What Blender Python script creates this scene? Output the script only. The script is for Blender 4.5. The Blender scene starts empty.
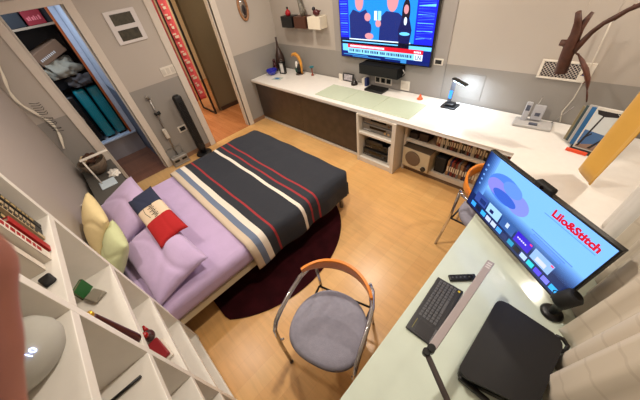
import bpy, bmesh, math, random
from mathutils import Vector, Matrix
random.seed(7)
PI = math.pi
S = bpy.context.scene
C = S.collection

# ------------------------------------------------------------------ camera model
CM = ((0.70713701, 0.69641111, -0.12234714),
      (0.4184813, -0.551677, -0.7214748),
      (-0.56993917, 0.45898155, -0.68154625))     # rows: image right, image down, forward
FPX = 259.1
CAM = Vector((0, 0, 2.2))

def P(u, v, x=None, y=None, z=None):
    """world point seen at pixel (u, v) on the plane x=, y= or z="""
    a, b, c = u - 320, v - 200, FPX
    d = Vector([CM[0][i] * a + CM[1][i] * b + CM[2][i] * c for i in range(3)])
    if x is not None: t = (x - CAM.x) / d.x
    elif y is not None: t = (y - CAM.y) / d.y
    else: t = (z - CAM.z) / d.z
    return CAM + d * t

# ------------------------------------------------------------------ materials
MATS = {}
def nt(name):
    m = bpy.data.materials.new(name); m.use_nodes = True
    n = m.node_tree; b = n.nodes['Principled BSDF']
    return m, n, b
def lin(c):
    return tuple((x / 12.92 if x <= .04045 else ((x + .055) / 1.055) ** 2.4) for x in c)
def mat(name, col, rough=.5, metal=0, noise=.0, nscale=20, bump=0, bscale=60, trans=0, emit=None, estr=0, alpha=1, spec=None, sheen=0, coat=0):
    if name in MATS: return MATS[name]
    m, n, b = nt(name); N = n.nodes; L = n.links
    c = lin(col)
    b.inputs['Roughness'].default_value = rough; b.inputs['Metallic'].default_value = metal
    tc = N.new('ShaderNodeTexCoord')
    nz = N.new('ShaderNodeTexNoise'); nz.inputs['Scale'].default_value = nscale; nz.inputs['Detail'].default_value = 4
    L.new(tc.outputs['Object'], nz.inputs['Vector'])
    rp = N.new('ShaderNodeValToRGB')
    k = max(noise, .02)
    rp.color_ramp.elements[0].position = .3; rp.color_ramp.elements[1].position = .7
    rp.color_ramp.elements[0].color = (*[max(0, x * (1 - k)) for x in c], 1)
    rp.color_ramp.elements[1].color = (*[min(1, x * (1 + k)) for x in c], 1)
    L.new(nz.outputs['Fac'], rp.inputs['Fac']); L.new(rp.outputs['Color'], b.inputs['Base Color'])
    if bump:
        n2 = N.new('ShaderNodeTexNoise'); n2.inputs['Scale'].default_value = bscale; n2.inputs['Detail'].default_value = 5
        L.new(tc.outputs['Object'], n2.inputs['Vector'])
        bp = N.new('ShaderNodeBump'); bp.inputs['Strength'].default_value = bump; bp.inputs['Distance'].default_value = .01
        L.new(n2.outputs['Fac'], bp.inputs['Height']); L.new(bp.outputs['Normal'], b.inputs['Normal'])
    if trans: b.inputs['Transmission Weight'].default_value = trans
    if emit:
        b.inputs['Emission Color'].default_value = (*lin(emit), 1); b.inputs['Emission Strength'].default_value = estr
    if spec is not None: b.inputs['Specular IOR Level'].default_value = spec
    if sheen: b.inputs['Sheen Weight'].default_value = sheen
    if coat: b.inputs['Coat Weight'].default_value = coat
    if alpha < 1: b.inputs['Alpha'].default_value = alpha
    MATS[name] = m
    return m
def emi(name, col, s=1.0):
    if name in MATS: return MATS[name]
    return mat(name, (.02, .02, .02), .25, emit=col, estr=s)
def wall_mat(name, up, low, zl):
    m, n, b = nt(name); N = n.nodes; L = n.links
    g = N.new('ShaderNodeNewGeometry'); sp = N.new('ShaderNodeSeparateXYZ'); L.new(g.outputs['Position'], sp.inputs[0])
    gt = N.new('ShaderNodeMath'); gt.operation = 'GREATER_THAN'; gt.inputs[1].default_value = zl; L.new(sp.outputs['Z'], gt.inputs[0])
    nz = N.new('ShaderNodeTexNoise'); nz.inputs['Scale'].default_value = 1.5; nz.inputs['Detail'].default_value = 3; L.new(g.outputs['Position'], nz.inputs['Vector'])
    mx = N.new('ShaderNodeMix'); mx.data_type = 'RGBA'
    mx.inputs['A'].default_value = (*lin(low), 1); mx.inputs['B'].default_value = (*lin(up), 1)
    L.new(gt.outputs[0], mx.inputs['Factor'])
    hs = N.new('ShaderNodeHueSaturation'); L.new(mx.outputs['Result'], hs.inputs['Color'])
    mr = N.new('ShaderNodeMapRange'); mr.inputs['To Min'].default_value = .96; mr.inputs['To Max'].default_value = 1.04
    L.new(nz.outputs['Fac'], mr.inputs['Value']); L.new(mr.outputs[0], hs.inputs['Value'])
    L.new(hs.outputs['Color'], b.inputs['Base Color'])
    n2 = N.new('ShaderNodeTexNoise'); n2.inputs['Scale'].default_value = 220; L.new(g.outputs['Position'], n2.inputs['Vector'])
    bp = N.new('ShaderNodeBump'); bp.inputs['Strength'].default_value = .08; bp.inputs['Distance'].default_value = .004
    L.new(n2.outputs['Fac'], bp.inputs['Height']); L.new(bp.outputs['Normal'], b.inputs['Normal'])
    b.inputs['Roughness'].default_value = .6
    return m
def wood_floor(name, c1, c2, seam, rot=PI / 2, rough=.3, w=.9, h=.085):
    m, n, b = nt(name); N = n.nodes; L = n.links
    g = N.new('ShaderNodeNewGeometry')
    mp = N.new('ShaderNodeMapping'); mp.inputs['Rotation'].default_value = (0, 0, rot); L.new(g.outputs['Position'], mp.inputs['Vector'])
    br = N.new('ShaderNodeTexBrick'); br.inputs['Scale'].default_value = 1; br.inputs['Brick Width'].default_value = w; br.inputs['Row Height'].default_value = h
    br.inputs['Mortar Size'].default_value = .0012; br.inputs['Mortar Smooth'].default_value = .4; br.offset = .37; br.inputs['Bias'].default_value = 0
    br.inputs['Color1'].default_value = (*lin(c1), 1); br.inputs['Color2'].default_value = (*lin(c2), 1); br.inputs['Mortar'].default_value = (*lin(seam), 1)
    L.new(mp.outputs[0], br.inputs['Vector'])
    m2 = N.new('ShaderNodeMapping'); m2.inputs['Scale'].default_value = (1.6, 16, 1); m2.inputs['Rotation'].default_value = (0, 0, rot); L.new(g.outputs['Position'], m2.inputs['Vector'])
    nz = N.new('ShaderNodeTexNoise'); nz.inputs['Scale'].default_value = 1.8; nz.inputs['Detail'].default_value = 6; nz.inputs['Distortion'].default_value = .7; L.new(m2.outputs[0], nz.inputs['Vector'])
    n3 = N.new('ShaderNodeTexNoise'); n3.inputs['Scale'].default_value = 2.2; n3.inputs['Detail'].default_value = 3; L.new(g.outputs['Position'], n3.inputs['Vector'])
    ad = N.new('ShaderNodeMath'); ad.operation = 'ADD'; L.new(nz.outputs['Fac'], ad.inputs[0]); L.new(n3.outputs['Fac'], ad.inputs[1])
    mr = N.new('ShaderNodeMapRange'); mr.inputs['From Min'].default_value = .6; mr.inputs['From Max'].default_value = 1.4; mr.inputs['To Min'].default_value = .84; mr.inputs['To Max'].default_value = 1.14; L.new(ad.outputs[0], mr.inputs['Value'])
    hs = N.new('ShaderNodeHueSaturation'); L.new(br.outputs['Color'], hs.inputs['Color']); L.new(mr.outputs[0], hs.inputs['Value'])
    L.new(hs.outputs['Color'], b.inputs['Base Color']); b.inputs['Roughness'].default_value = rough
    return m
def stripes(name, axis, stops, rough=.85):
    """constant bands along an object axis: stops = [(coord, colour)...] measured in metres"""
    m, n, b = nt(name); N = n.nodes; L = n.links
    tc = N.new('ShaderNodeTexCoord'); sp = N.new('ShaderNodeSeparateXYZ'); L.new(tc.outputs['Object'], sp.inputs[0])
    lo, hi = stops[0][0], stops[-1][0] + 1e-3
    mr = N.new('ShaderNodeMapRange'); mr.inputs['From Min'].default_value = lo; mr.inputs['From Max'].default_value = hi; L.new(sp.outputs[axis], mr.inputs['Value'])
    rp = N.new('ShaderNodeValToRGB'); rp.color_ramp.interpolation = 'CONSTANT'; el = rp.color_ramp.elements
    for i, (p, c) in enumerate(stops):
        q = (p - lo) / (hi - lo)
        if i < 2: e = el[i]; e.position = q
        else: e = el.new(q)
        e.color = (*lin(c), 1)
    L.new(mr.outputs[0], rp.inputs['Fac'])
    L.new(rp.outputs['Color'], b.inputs['Base Color'])
    n2 = N.new('ShaderNodeTexNoise'); n2.inputs['Scale'].default_value = 9; n2.inputs['Detail'].default_value = 4; L.new(tc.outputs['Object'], n2.inputs['Vector'])
    bp = N.new('ShaderNodeBump'); bp.inputs['Strength'].default_value = .35; bp.inputs['Distance'].default_value = .02
    L.new(n2.outputs['Fac'], bp.inputs['Height']); L.new(bp.outputs['Normal'], b.inputs['Normal'])
    b.inputs['Roughness'].default_value = rough
    return m

white = mat('painted_white', (.86, .83, .78), .45)
cream = mat('door_frame_cream', (.81, .77, .72), .5)
shelfw = mat('shelf_white', (.90, .88, .84), .45)
laminate = mat('counter_white', (.91, .89, .86), .28)
darkwood = mat('dark_brown_veneer', (.27, .20, .16), .4, noise=.2, nscale=12)
chrome = mat('chrome', (.82, .82, .84), .12, metal=1)
steel = mat('brushed_steel', (.62, .60, .58), .35, metal=.85)
black = mat('black_plastic', (.045, .045, .05), .4)
blackm = mat('black_matte', (.07, .07, .07), .7)
lilac = mat('lilac_cotton', (.73, .64, .78), .85, noise=.05, nscale=6, bump=.3, bscale=14, sheen=.2)
creamc = mat('cream_cotton', (.86, .78, .58), .85, bump=.3, bscale=14)
greenc = mat('pale_green_cotton', (.76, .78, .60), .85, bump=.3, bscale=14)
orangew = mat('orange_beech_wood', (.86, .50, .15), .3, noise=.12, nscale=8, coat=.3)
seatf = mat('grey_violet_upholstery', (.56, .55, .60), .9, noise=.06, nscale=40, bump=.2, bscale=250)
walnut = mat('weathered_brown_wood', (.30, .17, .12), .6, noise=.25, nscale=30, bump=.4, bscale=50)

# ------------------------------------------------------------------ mesh builder
class G:
    def __init__(s): s.bm = bmesh.new(); s.mats = []; s.cur = 0
    def m(s, material):
        if material not in s.mats: s.mats.append(material)
        s.cur = s.mats.index(material); return s
    def _f(s, vs, smooth=False):
        try: f = s.bm.faces.new(vs)
        except ValueError: return None
        f.material_index = s.cur; f.smooth = smooth; return f
    def box(s, x0, x1, y0, y1, z0, z1, bev=0, mtx=None, seg=2):
        co = [(x, y, z) for x in (x0, x1) for y in (y0, y1) for z in (z0, z1)]
        t = bmesh.new(); v = [t.verts.new(c) for c in co]
        for q in ((0, 1, 3, 2), (4, 6, 7, 5), (0, 4, 5, 1), (2, 3, 7, 6), (0, 2, 6, 4), (1, 5, 7, 3)): t.faces.new([v[i] for i in q])
        if bev: bmesh.ops.bevel(t, geom=list(t.edges), offset=bev, segments=seg, affect='EDGES', profile=.5)
        s.merge(t, mtx, smooth=bool(bev), boxy=True); return s
    def merge(s, t, mtx=None, smooth=False, boxy=False):
        t.normal_update()
        mp = {}
        for v in t.verts: mp[v] = s.bm.verts.new(mtx @ v.co if mtx else v.co)
        for f in t.faces: s._f([mp[v] for v in f.verts], smooth and not (boxy and max(abs(k) for k in f.normal) > .995))
        t.free()
    def prism(s, pts, z0, z1, mtx=None, bev=0):
        t = bmesh.new()
        a = [t.verts.new((p[0], p[1], z0)) for p in pts]; b = [t.verts.new((p[0], p[1], z1)) for p in pts]
        t.faces.new(a[::-1]); t.faces.new(b); n = len(pts)
        for i in range(n): t.faces.new((a[i], a[(i + 1) % n], b[(i + 1) % n], b[i]))
        if bev: bmesh.ops.bevel(t, geom=[e for e in t.edges], offset=bev, segments=2, affect='EDGES')
        s.merge(t, mtx, smooth=False); return s
    def lathe(s, prof, seg=24, mtx=None, sx=1, sy=1):
        t = bmesh.new(); rings = []
        for r, z in prof:
            if r < 1e-6: rings.append([t.verts.new((0, 0, z))])
            else: rings.append([t.verts.new((r * math.cos(2 * PI * i / seg) * sx, r * math.sin(2 * PI * i / seg) * sy, z)) for i in range(seg)])
        for a, b in zip(rings, rings[1:]):
            for i in range(seg):
                j = (i + 1) % seg
                if len(a) == 1 and len(b) == 1: continue
                if len(a) == 1: t.faces.new((a[0], b[j], b[i]))
                elif len(b) == 1: t.faces.new((a[i], a[j], b[0]))
                else: t.faces.new((a[i], a[j], b[j], b[i]))
        if len(rings[0]) > 1: t.faces.new(rings[0][::-1])
        if len(rings[-1]) > 1: t.faces.new(rings[-1])
        s.merge(t, mtx, smooth=True); return s
    def cyl(s, p0, p1, r, r1=None, seg=16):
        return s.tube([p0, p1], r if r1 is None else [r, r1], seg)
    def tube(s, pts, r, seg=12, flat=1.0):
        pts = [Vector(p) for p in pts]; n = len(pts)
        rr = r if isinstance(r, (list, tuple)) else [r] * n
        up = Vector((0, 0, 1)); rings = []; prev = None
        for i, p in enumerate(pts):
            d = (pts[min(i + 1, n - 1)] - pts[max(i - 1, 0)]).normalized()
            if prev is None:
                a = up.cross(d)
                if a.length < .05: a = Vector((1, 0, 0)).cross(d)
            else: a = prev - d * prev.dot(d)
            a.normalize(); prev = a; b = d.cross(a)
            rings.append([s.bm.verts.new(p + a * rr[i] * math.cos(2 * PI * k / seg) + b * rr[i] * flat * math.sin(2 * PI * k / seg)) for k in range(seg)])
        for a, b in zip(rings, rings[1:]):
            for k in range(seg): s._f((a[k], a[(k + 1) % seg], b[(k + 1) % seg], b[k]), True)
        s._f(rings[0][::-1]); s._f(rings[-1]); return s
    def sheet(s, fn, nu, nv, th=0, smooth=True):
        """fn(a, b) -> point for a, b in 0..1; th gives thickness along the normal"""
        g = [[Vector(fn(i / nu, j / nv)) for j in range(nv + 1)] for i in range(nu + 1)]
        def nrm(i, j):
            du = g[min(i + 1, nu)][j] - g[max(i - 1, 0)][j]; dv = g[i][min(j + 1, nv)] - g[i][max(j - 1, 0)]
            c = du.cross(dv); return c.normalized() if c.length > 1e-9 else Vector((0, 0, 1))
        A = [[s.bm.verts.new(g[i][j]) for j in range(nv + 1)] for i in range(nu + 1)]
        for i in range(nu):
            for j in range(nv): s._f((A[i][j], A[i + 1][j], A[i + 1][j + 1], A[i][j + 1]), smooth)
        if th:
            B = [[s.bm.verts.new(g[i][j] - nrm(i, j) * th) for j in range(nv + 1)] for i in range(nu + 1)]
            for i in range(nu):
                for j in range(nv): s._f((B[i][j + 1], B[i + 1][j + 1], B[i + 1][j], B[i][j]), smooth)
            for i in range(nu):
                s._f((A[i + 1][0], A[i][0], B[i][0], B[i + 1][0])); s._f((A[i][nv], A[i + 1][nv], B[i + 1][nv], B[i][nv]))
            for j in range(nv):
                s._f((A[0][j], A[0][j + 1], B[0][j + 1], B[0][j])); s._f((A[nu][j + 1], A[nu][j], B[nu][j], B[nu][j + 1]))
        return s
    def ell(s, c, r, mtx=None, seg=20, e=1.0):
        t = bmesh.new(); bmesh.ops.create_uvsphere(t, u_segments=seg, v_segments=seg // 2 + 2, radius=1)
        for v in t.verts:
            q = v.co
            v.co = Vector([math.copysign(abs(k) ** e, k) * rr + cc for k, rr, cc in zip(q, r, c)])
        s.merge(t, mtx, smooth=True); return s
    def obj(s, name, material=None, parent=None, world=False):
        """world=True: coordinates are world ones, parent is an unrotated empty"""
        me = bpy.data.meshes.new(name)
        if parent is not None and world:
            for v in s.bm.verts: v.co -= root_loc(parent)
        bmesh.ops.recalc_face_normals(s.bm, faces=s.bm.faces)
        s.bm.to_mesh(me); s.bm.free()
        for mm in (s.mats or [material]): me.materials.append(mm)
        o = bpy.data.objects.new(name, me); C.objects.link(o)
        if parent is not None: o.parent = parent
        return o
def root_loc(o):
    v = Vector(o.location)
    while o.parent: o = o.parent; v += o.location
    return v
def tag(o, label, cat, group=None):
    o['label'] = label; o['category'] = cat
    if group: o['group'] = group
    return o
def thing(name, label, cat, loc=(0, 0, 0), rz=0, group=None):
    o = bpy.data.objects.new(name, None); C.objects.link(o); o.empty_display_size = .05
    o.location = loc; o.rotation_euler = (0, 0, rz)
    return tag(o, label, cat, group)
def solo(g, name, material, loc, label, cat, group=None, local=False):
    """one-mesh thing with its origin at loc (geometry given in world coordinates unless local)"""
    if not local:
        for v in g.bm.verts: v.co -= Vector(loc)
    o = g.obj(name, material); o.location = loc
    return tag(o, label, cat, group)
def struct(g, name, material=None, parent=None):
    o = g.obj(name, material, parent)
    if parent is None: o['kind'] = 'structure'
    return o
def text_bm(g, body, origin, ex, ey, size, depth=.0006, bold=0):
    """lettering laid on the plane origin + ex, ey"""
    cu = bpy.data.curves.new('tmp_text', 'FONT'); cu.body = body; cu.size = size; cu.extrude = depth; cu.resolution_u = 3; cu.offset = bold
    o = bpy.data.objects.new('tmp_text', cu); C.objects.link(o)
    dg = bpy.context.evaluated_depsgraph_get(); me = bpy.data.meshes.new_from_object(o.evaluated_get(dg))
    t = bmesh.new(); t.from_mesh(me)
    ex = Vector(ex).normalized(); ey = Vector(ey).normalized(); n = ex.cross(ey)
    mt = Matrix((( ex.x, ey.x, n.x, origin[0]), (ex.y, ey.y, n.y, origin[1]), (ex.z, ey.z, n.z, origin[2]), (0, 0, 0, 1)))
    g.merge(t, mt); bpy.data.objects.remove(o); bpy.data.curves.remove(cu); bpy.data.meshes.remove(me)
    return g
def dup(o, loc, rz=0, label=None):
    c = o.copy(); C.objects.link(c); c.location = loc; c.rotation_euler = (0, 0, rz)
    if label: c['label'] = label
    for ch in list(o.children):
        d = ch.copy(); C.objects.link(d); d.parent = c
        for gc in list(ch.children):
            e = gc.copy(); C.objects.link(e); e.parent = d
    return c

# ================================================================== ROOM SHELL
XL, YB, XR, ZC = -4.4, 3.19, 0.66, 2.62
YN = -.43
UP, LOW = (.70, .665, .625), (.565, .545, .52)
wm = wall_mat('two_tone_wall', UP, LOW, 1.14)
wml = wall_mat('two_tone_wall_left', UP, LOW, 1.18)
wmn = wall_mat('one_tone_wall', (.69, .65, .62), (.69, .65, .62), 0)
floorm = wood_floor('maple_floor', (.85, .67, .43), (.83, .635, .395), (.78, .585, .37), w=1.1, h=.13)
hallm = wood_floor('hall_floor', (.78, .52, .33), (.72, .46, .28), (.52, .32, .18), rot=0, rough=.25)
redm = wood_floor('reddish_floor', (.52, .34, .25), (.46, .29, .21), (.30, .18, .13), rot=PI / 2, rough=.35, w=1.2, h=.10)
g = G(); g.box(XL, XR + .1, -.9, YB + .1, -.06, 0); struct(g, 'floor', floorm)
g = G(); g.box(-8.3, XL, .57, 4.2, -.06, -.001); struct(g, 'floor_hall', hallm)
g = G(); g.box(-6.2, XL, -1.0, .57, -.06, -.001); struct(g, 'floor_closet', redm)
ceilm = mat('ceiling_white', (.90, .88, .85), .8)
g = G(); g.box(-8.3, XR + .2, -1.1, 4.2, ZC, ZC + .1); struct(g, 'ceiling', ceilm)
g = G(); g.box(XL - .1, XR + .2, YB, YB + .1, 0, ZC); struct(g, 'wall_back', wm)
# slim pilasters either side of the television
g = G(); g.box(-2.98, -1.3, YB - .012, YB, .75, ZC); struct(g, 'wall_television_panel', wall_mat('panel_paint', (.61, .585, .565), (.565, .545, .525), 1.14))
# left wall with its two doorways: closet y -.04..0.51, hall y 1.39..2.16
T = .12
g = G(); g.box(XL - T, XL, -1.0, -.04, 0, ZC); g.box(XL - T, XL, -.04, .51, 2.16, ZC); g.box(XL - T, XL, .51, 1.39, 0, ZC)
g.box(XL - T, XL, 1.39, 2.15, 2.12, ZC); g.box(XL - T, XL, 2.15, YB, 0, ZC); struct(g, 'wall_left', wml)
g = G(); g.box(-1.53, XR, -.86, -.78, 0, ZC); struct(g, 'wall_near', wmn)
g = G(); g.prism([(XL, YN), (XL, YN - .45), (-1.53, YN - .45), (-1.53, YN - .23)], 0, ZC); struct(g, 'wall_headboard', wmn)
g = G(); g.box(XR, XR + .1, -.9, YB, 0, ZC); struct(g, 'wall_right', wm)
def door_frame(name, y0, y1, zt, w=.09):
    g = G()
    for a, b in ((y0 - w, y0), (y1, y1 + w)):
        g.box(XL - T - .01, XL + .018, a, b, 0, zt + w, .004)
    g.box(XL - T - .01, XL + .018, y0 - .001, y1 + .001, zt, zt + w, .004)
    for a, b in ((y0, y0 + .02), (y1 - .02, y1)):       # inner stop strip
        g.box(XL - T, XL - .03, a, b, 0, zt, .003)
    o = struct(g, name, cream); return o
d1 = door_frame('door_1', -.04, .51, 2.16)
d2 = door_frame('door_2', 1.39, 2.15, 2.12)
g = G(); g.box(XL - .075, XL - .04, -.0205, -.016, 1.02, 1.10, 0); g.box(XL - .062, XL - .05, -.016, -.010, 1.04, 1.08); g.obj('strike_plate', steel, d1)
g = G(); g.box(XL - .075, XL - .04, 2.126, 2.131, 1.0, 1.10); g.obj('strike_plate', steel, d2)
g = G()
for a, b in ((.60, 1.30), (2.24, YB)): g.box(XL, XL + .012, a, b, 0, .07)
struct(g, 'baseboard_left', mat('baseboard_wood', (.55, .42, .32), .5))
# closet vestibule
vw = wall_mat('vestibule_paint', (.78, .80, .84), (.42, .45, .50), 1.14)
g = G(); g.box(-6.2, XL - T, .53, .58, 0, ZC); struct(g, 'wall_vestibule_right', vw)
g = G(); g.box(-6.2, XL - T, -1.05, -1.0, 0, ZC); struct(g, 'wall_vestibule_left', vw)
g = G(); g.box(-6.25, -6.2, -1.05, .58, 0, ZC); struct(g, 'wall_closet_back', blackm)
# hall shell
olive = mat('olive_hall_paint', (.48, .43, .33), .7)
hallw = mat('hall_cream_paint', (.86, .80, .68), .6)
g = G(); g.box(-5.72, -5.6, 2.19, 4.2, 0, ZC); struct(g, 'wall_hall_end', olive)
g = G(); g.box(-8.3, -6.0, 3.6, 3.7, 0, ZC); struct(g, 'wall_hall_right', hallw)
g = G(); g.box(-8.3, -8.2, .58, 4.2, 0, ZC); struct(g, 'wall_hall_far', hallw)
g = G(); g.box(-8.2, -6.2, .58, .62, 0, ZC); g.box(-6.2, XL - T, .581, .62, 0, ZC); struct(g, 'wall_hall_left', hallw)
g = G(); g.box(-5.598, -5.585, 2.21, 4.1, 0, .08); struct(g, 'baseboard_hall', darkwood)

# cream hall door far behind the doorway
t = thing('hall_door', 'cream panelled door with a small handle far down the hall', 'door', (-6.9, .66, 0), PI / 2)
g = G(); g.box(-.02, .02, -.95, .55, 0, 2.1, .004)
for a, b in ((.15, .95), (1.1, 1.95)):
    for c, d in ((-.85, -.25), (-.15, .45)): g.box(.018, .03, c, d, a, b, .004)
g.obj('leaf', mat('hall_door_cream', (.90, .83, .70), .5), t)
g = G(); g.cyl((.02, -.55, 1.0), (.06, -.55, 1.0), .012); g.box(.05, .07, -.60, -.48, .99, 1.01, .004); g.obj('handle', steel, t)

# black-framed mirror standing open in the hall
t = thing('standing_mirror', 'tall mirror with thin black frame standing in the hall', 'mirror', (-5.55, 2.04, 0))
g = G(); g.box(-.62, 0, -.018, .018, 0, .035, .004); g.box(-.62, 0, -.018, .018, 2.2, 2.235, .004)
g.box(-.035, 0, -.018, .018, .03, 2.2, .004); g.box(-.62, -.595, -.018, .018, .03, 2.2, .004); g.obj('frame', black, t)
g = G(); g.box(-.60, -.03, -.004, .004, .034, 2.2); g.obj('mirror_pane', mat('mirror_silver', (.9, .9, .88), .03, metal=1), t)
# red and white hanging banner
t = thing('hanging_banner', 'long narrow red cloth banner with white marks hanging in the hall', 'banner', (-6.25, 1.93, .03))
g = G(); g.sheet(lambda a, b: (.012 * math.sin(b * 9), -.09 + .18 * a, .12 + 2.25 * b), 4, 30, .004); g.obj('cloth', mat('banner_red', (.92, .38, .43), .8, noise=.15, nscale=9), t)
g = G()
for i in range(13):
    z = .25 + i * .155; w = random.uniform(.03, .07)
    g.box(.016, .022, -w, w * .6, z, z + .045, .003); g.box(.016, .022, -w * .3, w, z + .06, z + .085, .002)
g.obj('white_marks', mat('banner_white', (.95, .88, .84), .7), t)
g = G(); g.cyl((0, -.11, 2.38), (0, .11, 2.38), .01); g.obj('rod', darkwood, t)

# ================================================================== CLOSET CONTENT
t = thing('wardrobe', 'open dark wardrobe with orange wood edge seen through the left doorway', 'wardrobe', (-5.5, .2, 0))
g = G(); wd = mat('wardrobe_dark', (.16, .11, .09), .5)
g.box(-.6, 0, .235, .255, .36, 2.5); g.box(-.6, 0, -.75, -.725, .36, 2.5); g.box(-.62, -.6, -.75, .315, 0, 2.5); g.obj('carcass', wd, t)
g = G(); g.box(0.001, .02, .257, .325, .36, 2.5); g.obj('side_filler', mat('filler_pale', (.78, .80, .84), .5), t)
g = G(); g.box(0, .024, .225, .256, .36, 2.5, .003); g.obj('edge_strip', mat('orange_edge', (.72, .34, .12), .4), t)
g = G(); g.box(-.6, -.01, -.725, .235, 1.97, 1.995); g.obj('shelf', mat('shelf_beige', (.62, .52, .42), .5), t)
g = G(); g.box(-.6, .0, -.75, .315, 0, .33); g.obj('plinth', mat('plinth_grey', (.62, .58, .57), .5), t)
g = G(); g.box(-.6, .03, -.75, .315, .33, .36, .004); g.obj('plinth_top', mat('plinth_white', (.80, .84, .90), .4), t)
def box_thing(name, m, x0, x1, y0, y1, z0, z1, label, cat, rz=0, bev=.006, group=None):
    c = ((x0 + x1) / 2, (y0 + y1) / 2, z0)
    g = G(); g.box(x0 - c[0], x1 - c[0], y0 - c[1], y1 - c[1], 0, z1 - z0, bev)
    o = solo(g, name, m, c, label, cat, group, local=True); o.rotation_euler.z = rz; return o
t = thing('storage_box', 'red storage box with a faint pink print on the wardrobe top shelf', 'box', (-5.65, .26, 1.996))
g = G(); g.box(-.13, .13, -.1, .1, 0, .26, .006); g.obj('box_body', mat('wine_red_box', (.55, .06, .10), .6), t)
g = G()
for i, w in enumerate((.02, .014, .02, .016, .012, .018)): g.box(.1305, .133, -.075 + i * .025, -.075 + i * .025 + w, .05, .085 + .01 * (i % 2))
g.obj('print', mat('pink_print', (.85, .42, .42), .6), t)
box_thing('storage_box', mat('black_box', (.09, .09, .10), .6), -5.8, -5.53, -.18, .14, 1.996, 2.20, 'black storage box left of the red one on the wardrobe shelf', 'box')
box_thing('storage_box', mat('charcoal_box', (.14, .12, .13), .6), -5.8, -5.56, .365, .43, 1.996, 2.2, 'narrow charcoal box right of the red one on the wardrobe shelf', 'box')
# cardboard box and clothes pile on hidden inner stack
box_thing('storage_chest', mat('navy_chest', (.07, .08, .12), .7), -6.05, -5.74, -.5, .43, 1.19, 1.36, 'dark chest under the heap of clothes inside the wardrobe', 'chest')
t = thing('cardboard_box', 'tilted brown cardboard box with white lettering marks in the wardrobe', 'box', (-5.72, .15, 1.60), .25)
mt = Matrix.Rotation(.30, 4, 'X')
g = G(); g.box(-.15, .15, -.2, .2, 0, .16, .006, mt); g.obj('carton', mat('cardboard', (.50, .37, .27), .8), t)
g = G()
for i in range(9): g.box(.1505, .153, -.16 + i * .026, -.145 + i * .026, .05, .078, 0, mt)
g.obj('print', mat('white_print', (.85, .82, .78), .6), t)
def heap(name, m, c, r, label, cat, seed, amp=.22):
    rd = random.Random(seed); ph = [rd.uniform(0, 6) for _ in range(8)]
    t = bmesh.new(); bmesh.ops.create_icosphere(t, subdivisions=4, radius=1)
    for v in t.verts:
        q = v.co; k = 1 + amp * math.sin(5 * q.x + ph[0] + 3 * q.y) * math.sin(4 * q.z + ph[1]) + amp * .6 * math.sin(11 * q.y + ph[2] + 4 * q.z) + amp * .35 * math.sin(19 * q.x + 13 * q.z + ph[3])
        q = q * k
        if q.z < -.55: q.z = -.55
        v.co = Vector((q.x * r[0], q.y * r[1], (q.z + .55) * r[2]))
    g = G(); g.merge(t, smooth=True)
    return solo(g, name, m, c, label, cat, local=True)
heap('folded_clothes', mat('khaki_cloth', (.62, .58, .50), .9), (-5.66, .16, 1.361), (.16, .21, .15), 'beige crumpled garment on top of the clothes heap in the wardrobe', 'clothes', 1)
heap('folded_clothes', mat('brown_grey_cloth', (.30, .27, .26), .9), (-5.60, .27, 1.21), (.12, .15, .09), 'dark grey-brown garment sagging over the chest edge above the suitcases', 'clothes', 6, .3)
heap('folded_clothes', mat('navy_cloth', (.10, .12, .20), .9), (-5.72, -.12, 1.361), (.14, .14, .2), 'navy crumpled garment left of the beige one in the wardrobe', 'clothes', 2)
def suitcase(y, m, label, w=.15, h=.80):
    t = thing('suitcase', label, 'suitcase', (-5.68, y, .361), 0, None)
    g = G(); g.box(-.2, .12, -w / 2, w / 2, .03, h, .03)
    g.obj('shell', m, t)
    g = G()
    for k in range(5): g.box(.12, .13, -w / 2 + .015 + k * w * .18, -w / 2 + .015 + k * w * .18 + .008, .08, h - .05, .002)
    for z in (.28, .55): g.box(.118, .127, -w / 2 + .01, w / 2 - .01, z, z + .012, .002)
    g.obj('ribs', m, t)
    g = G(); g.tube([(-.05, -.03, h), (-.05, -.03, h + .03), (-.05, .03, h + .03), (-.05, .03, h)], .006, 8); g.obj('handle', black, t)
    for a in (-.15, .08):
        g = G(); g.cyl((a, -w / 2 + .02, .016), (a, w / 2 - .02, .016), .016); g.obj('wheel', black, t)
teal = mat('teal_shell', (.05, .52, .57), .3, coat=.4)
suitcase(.345, teal, 'teal hard suitcase nearest the wardrobe orange edge'); suitcase(.165, teal, 'teal hard suitcase left of the other teal one, black bag beyond')
suitcase(-.02, mat('black_shell', (.05, .05, .06), .4), 'black suitcase standing left of the two teal ones', .17, .76)
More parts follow.
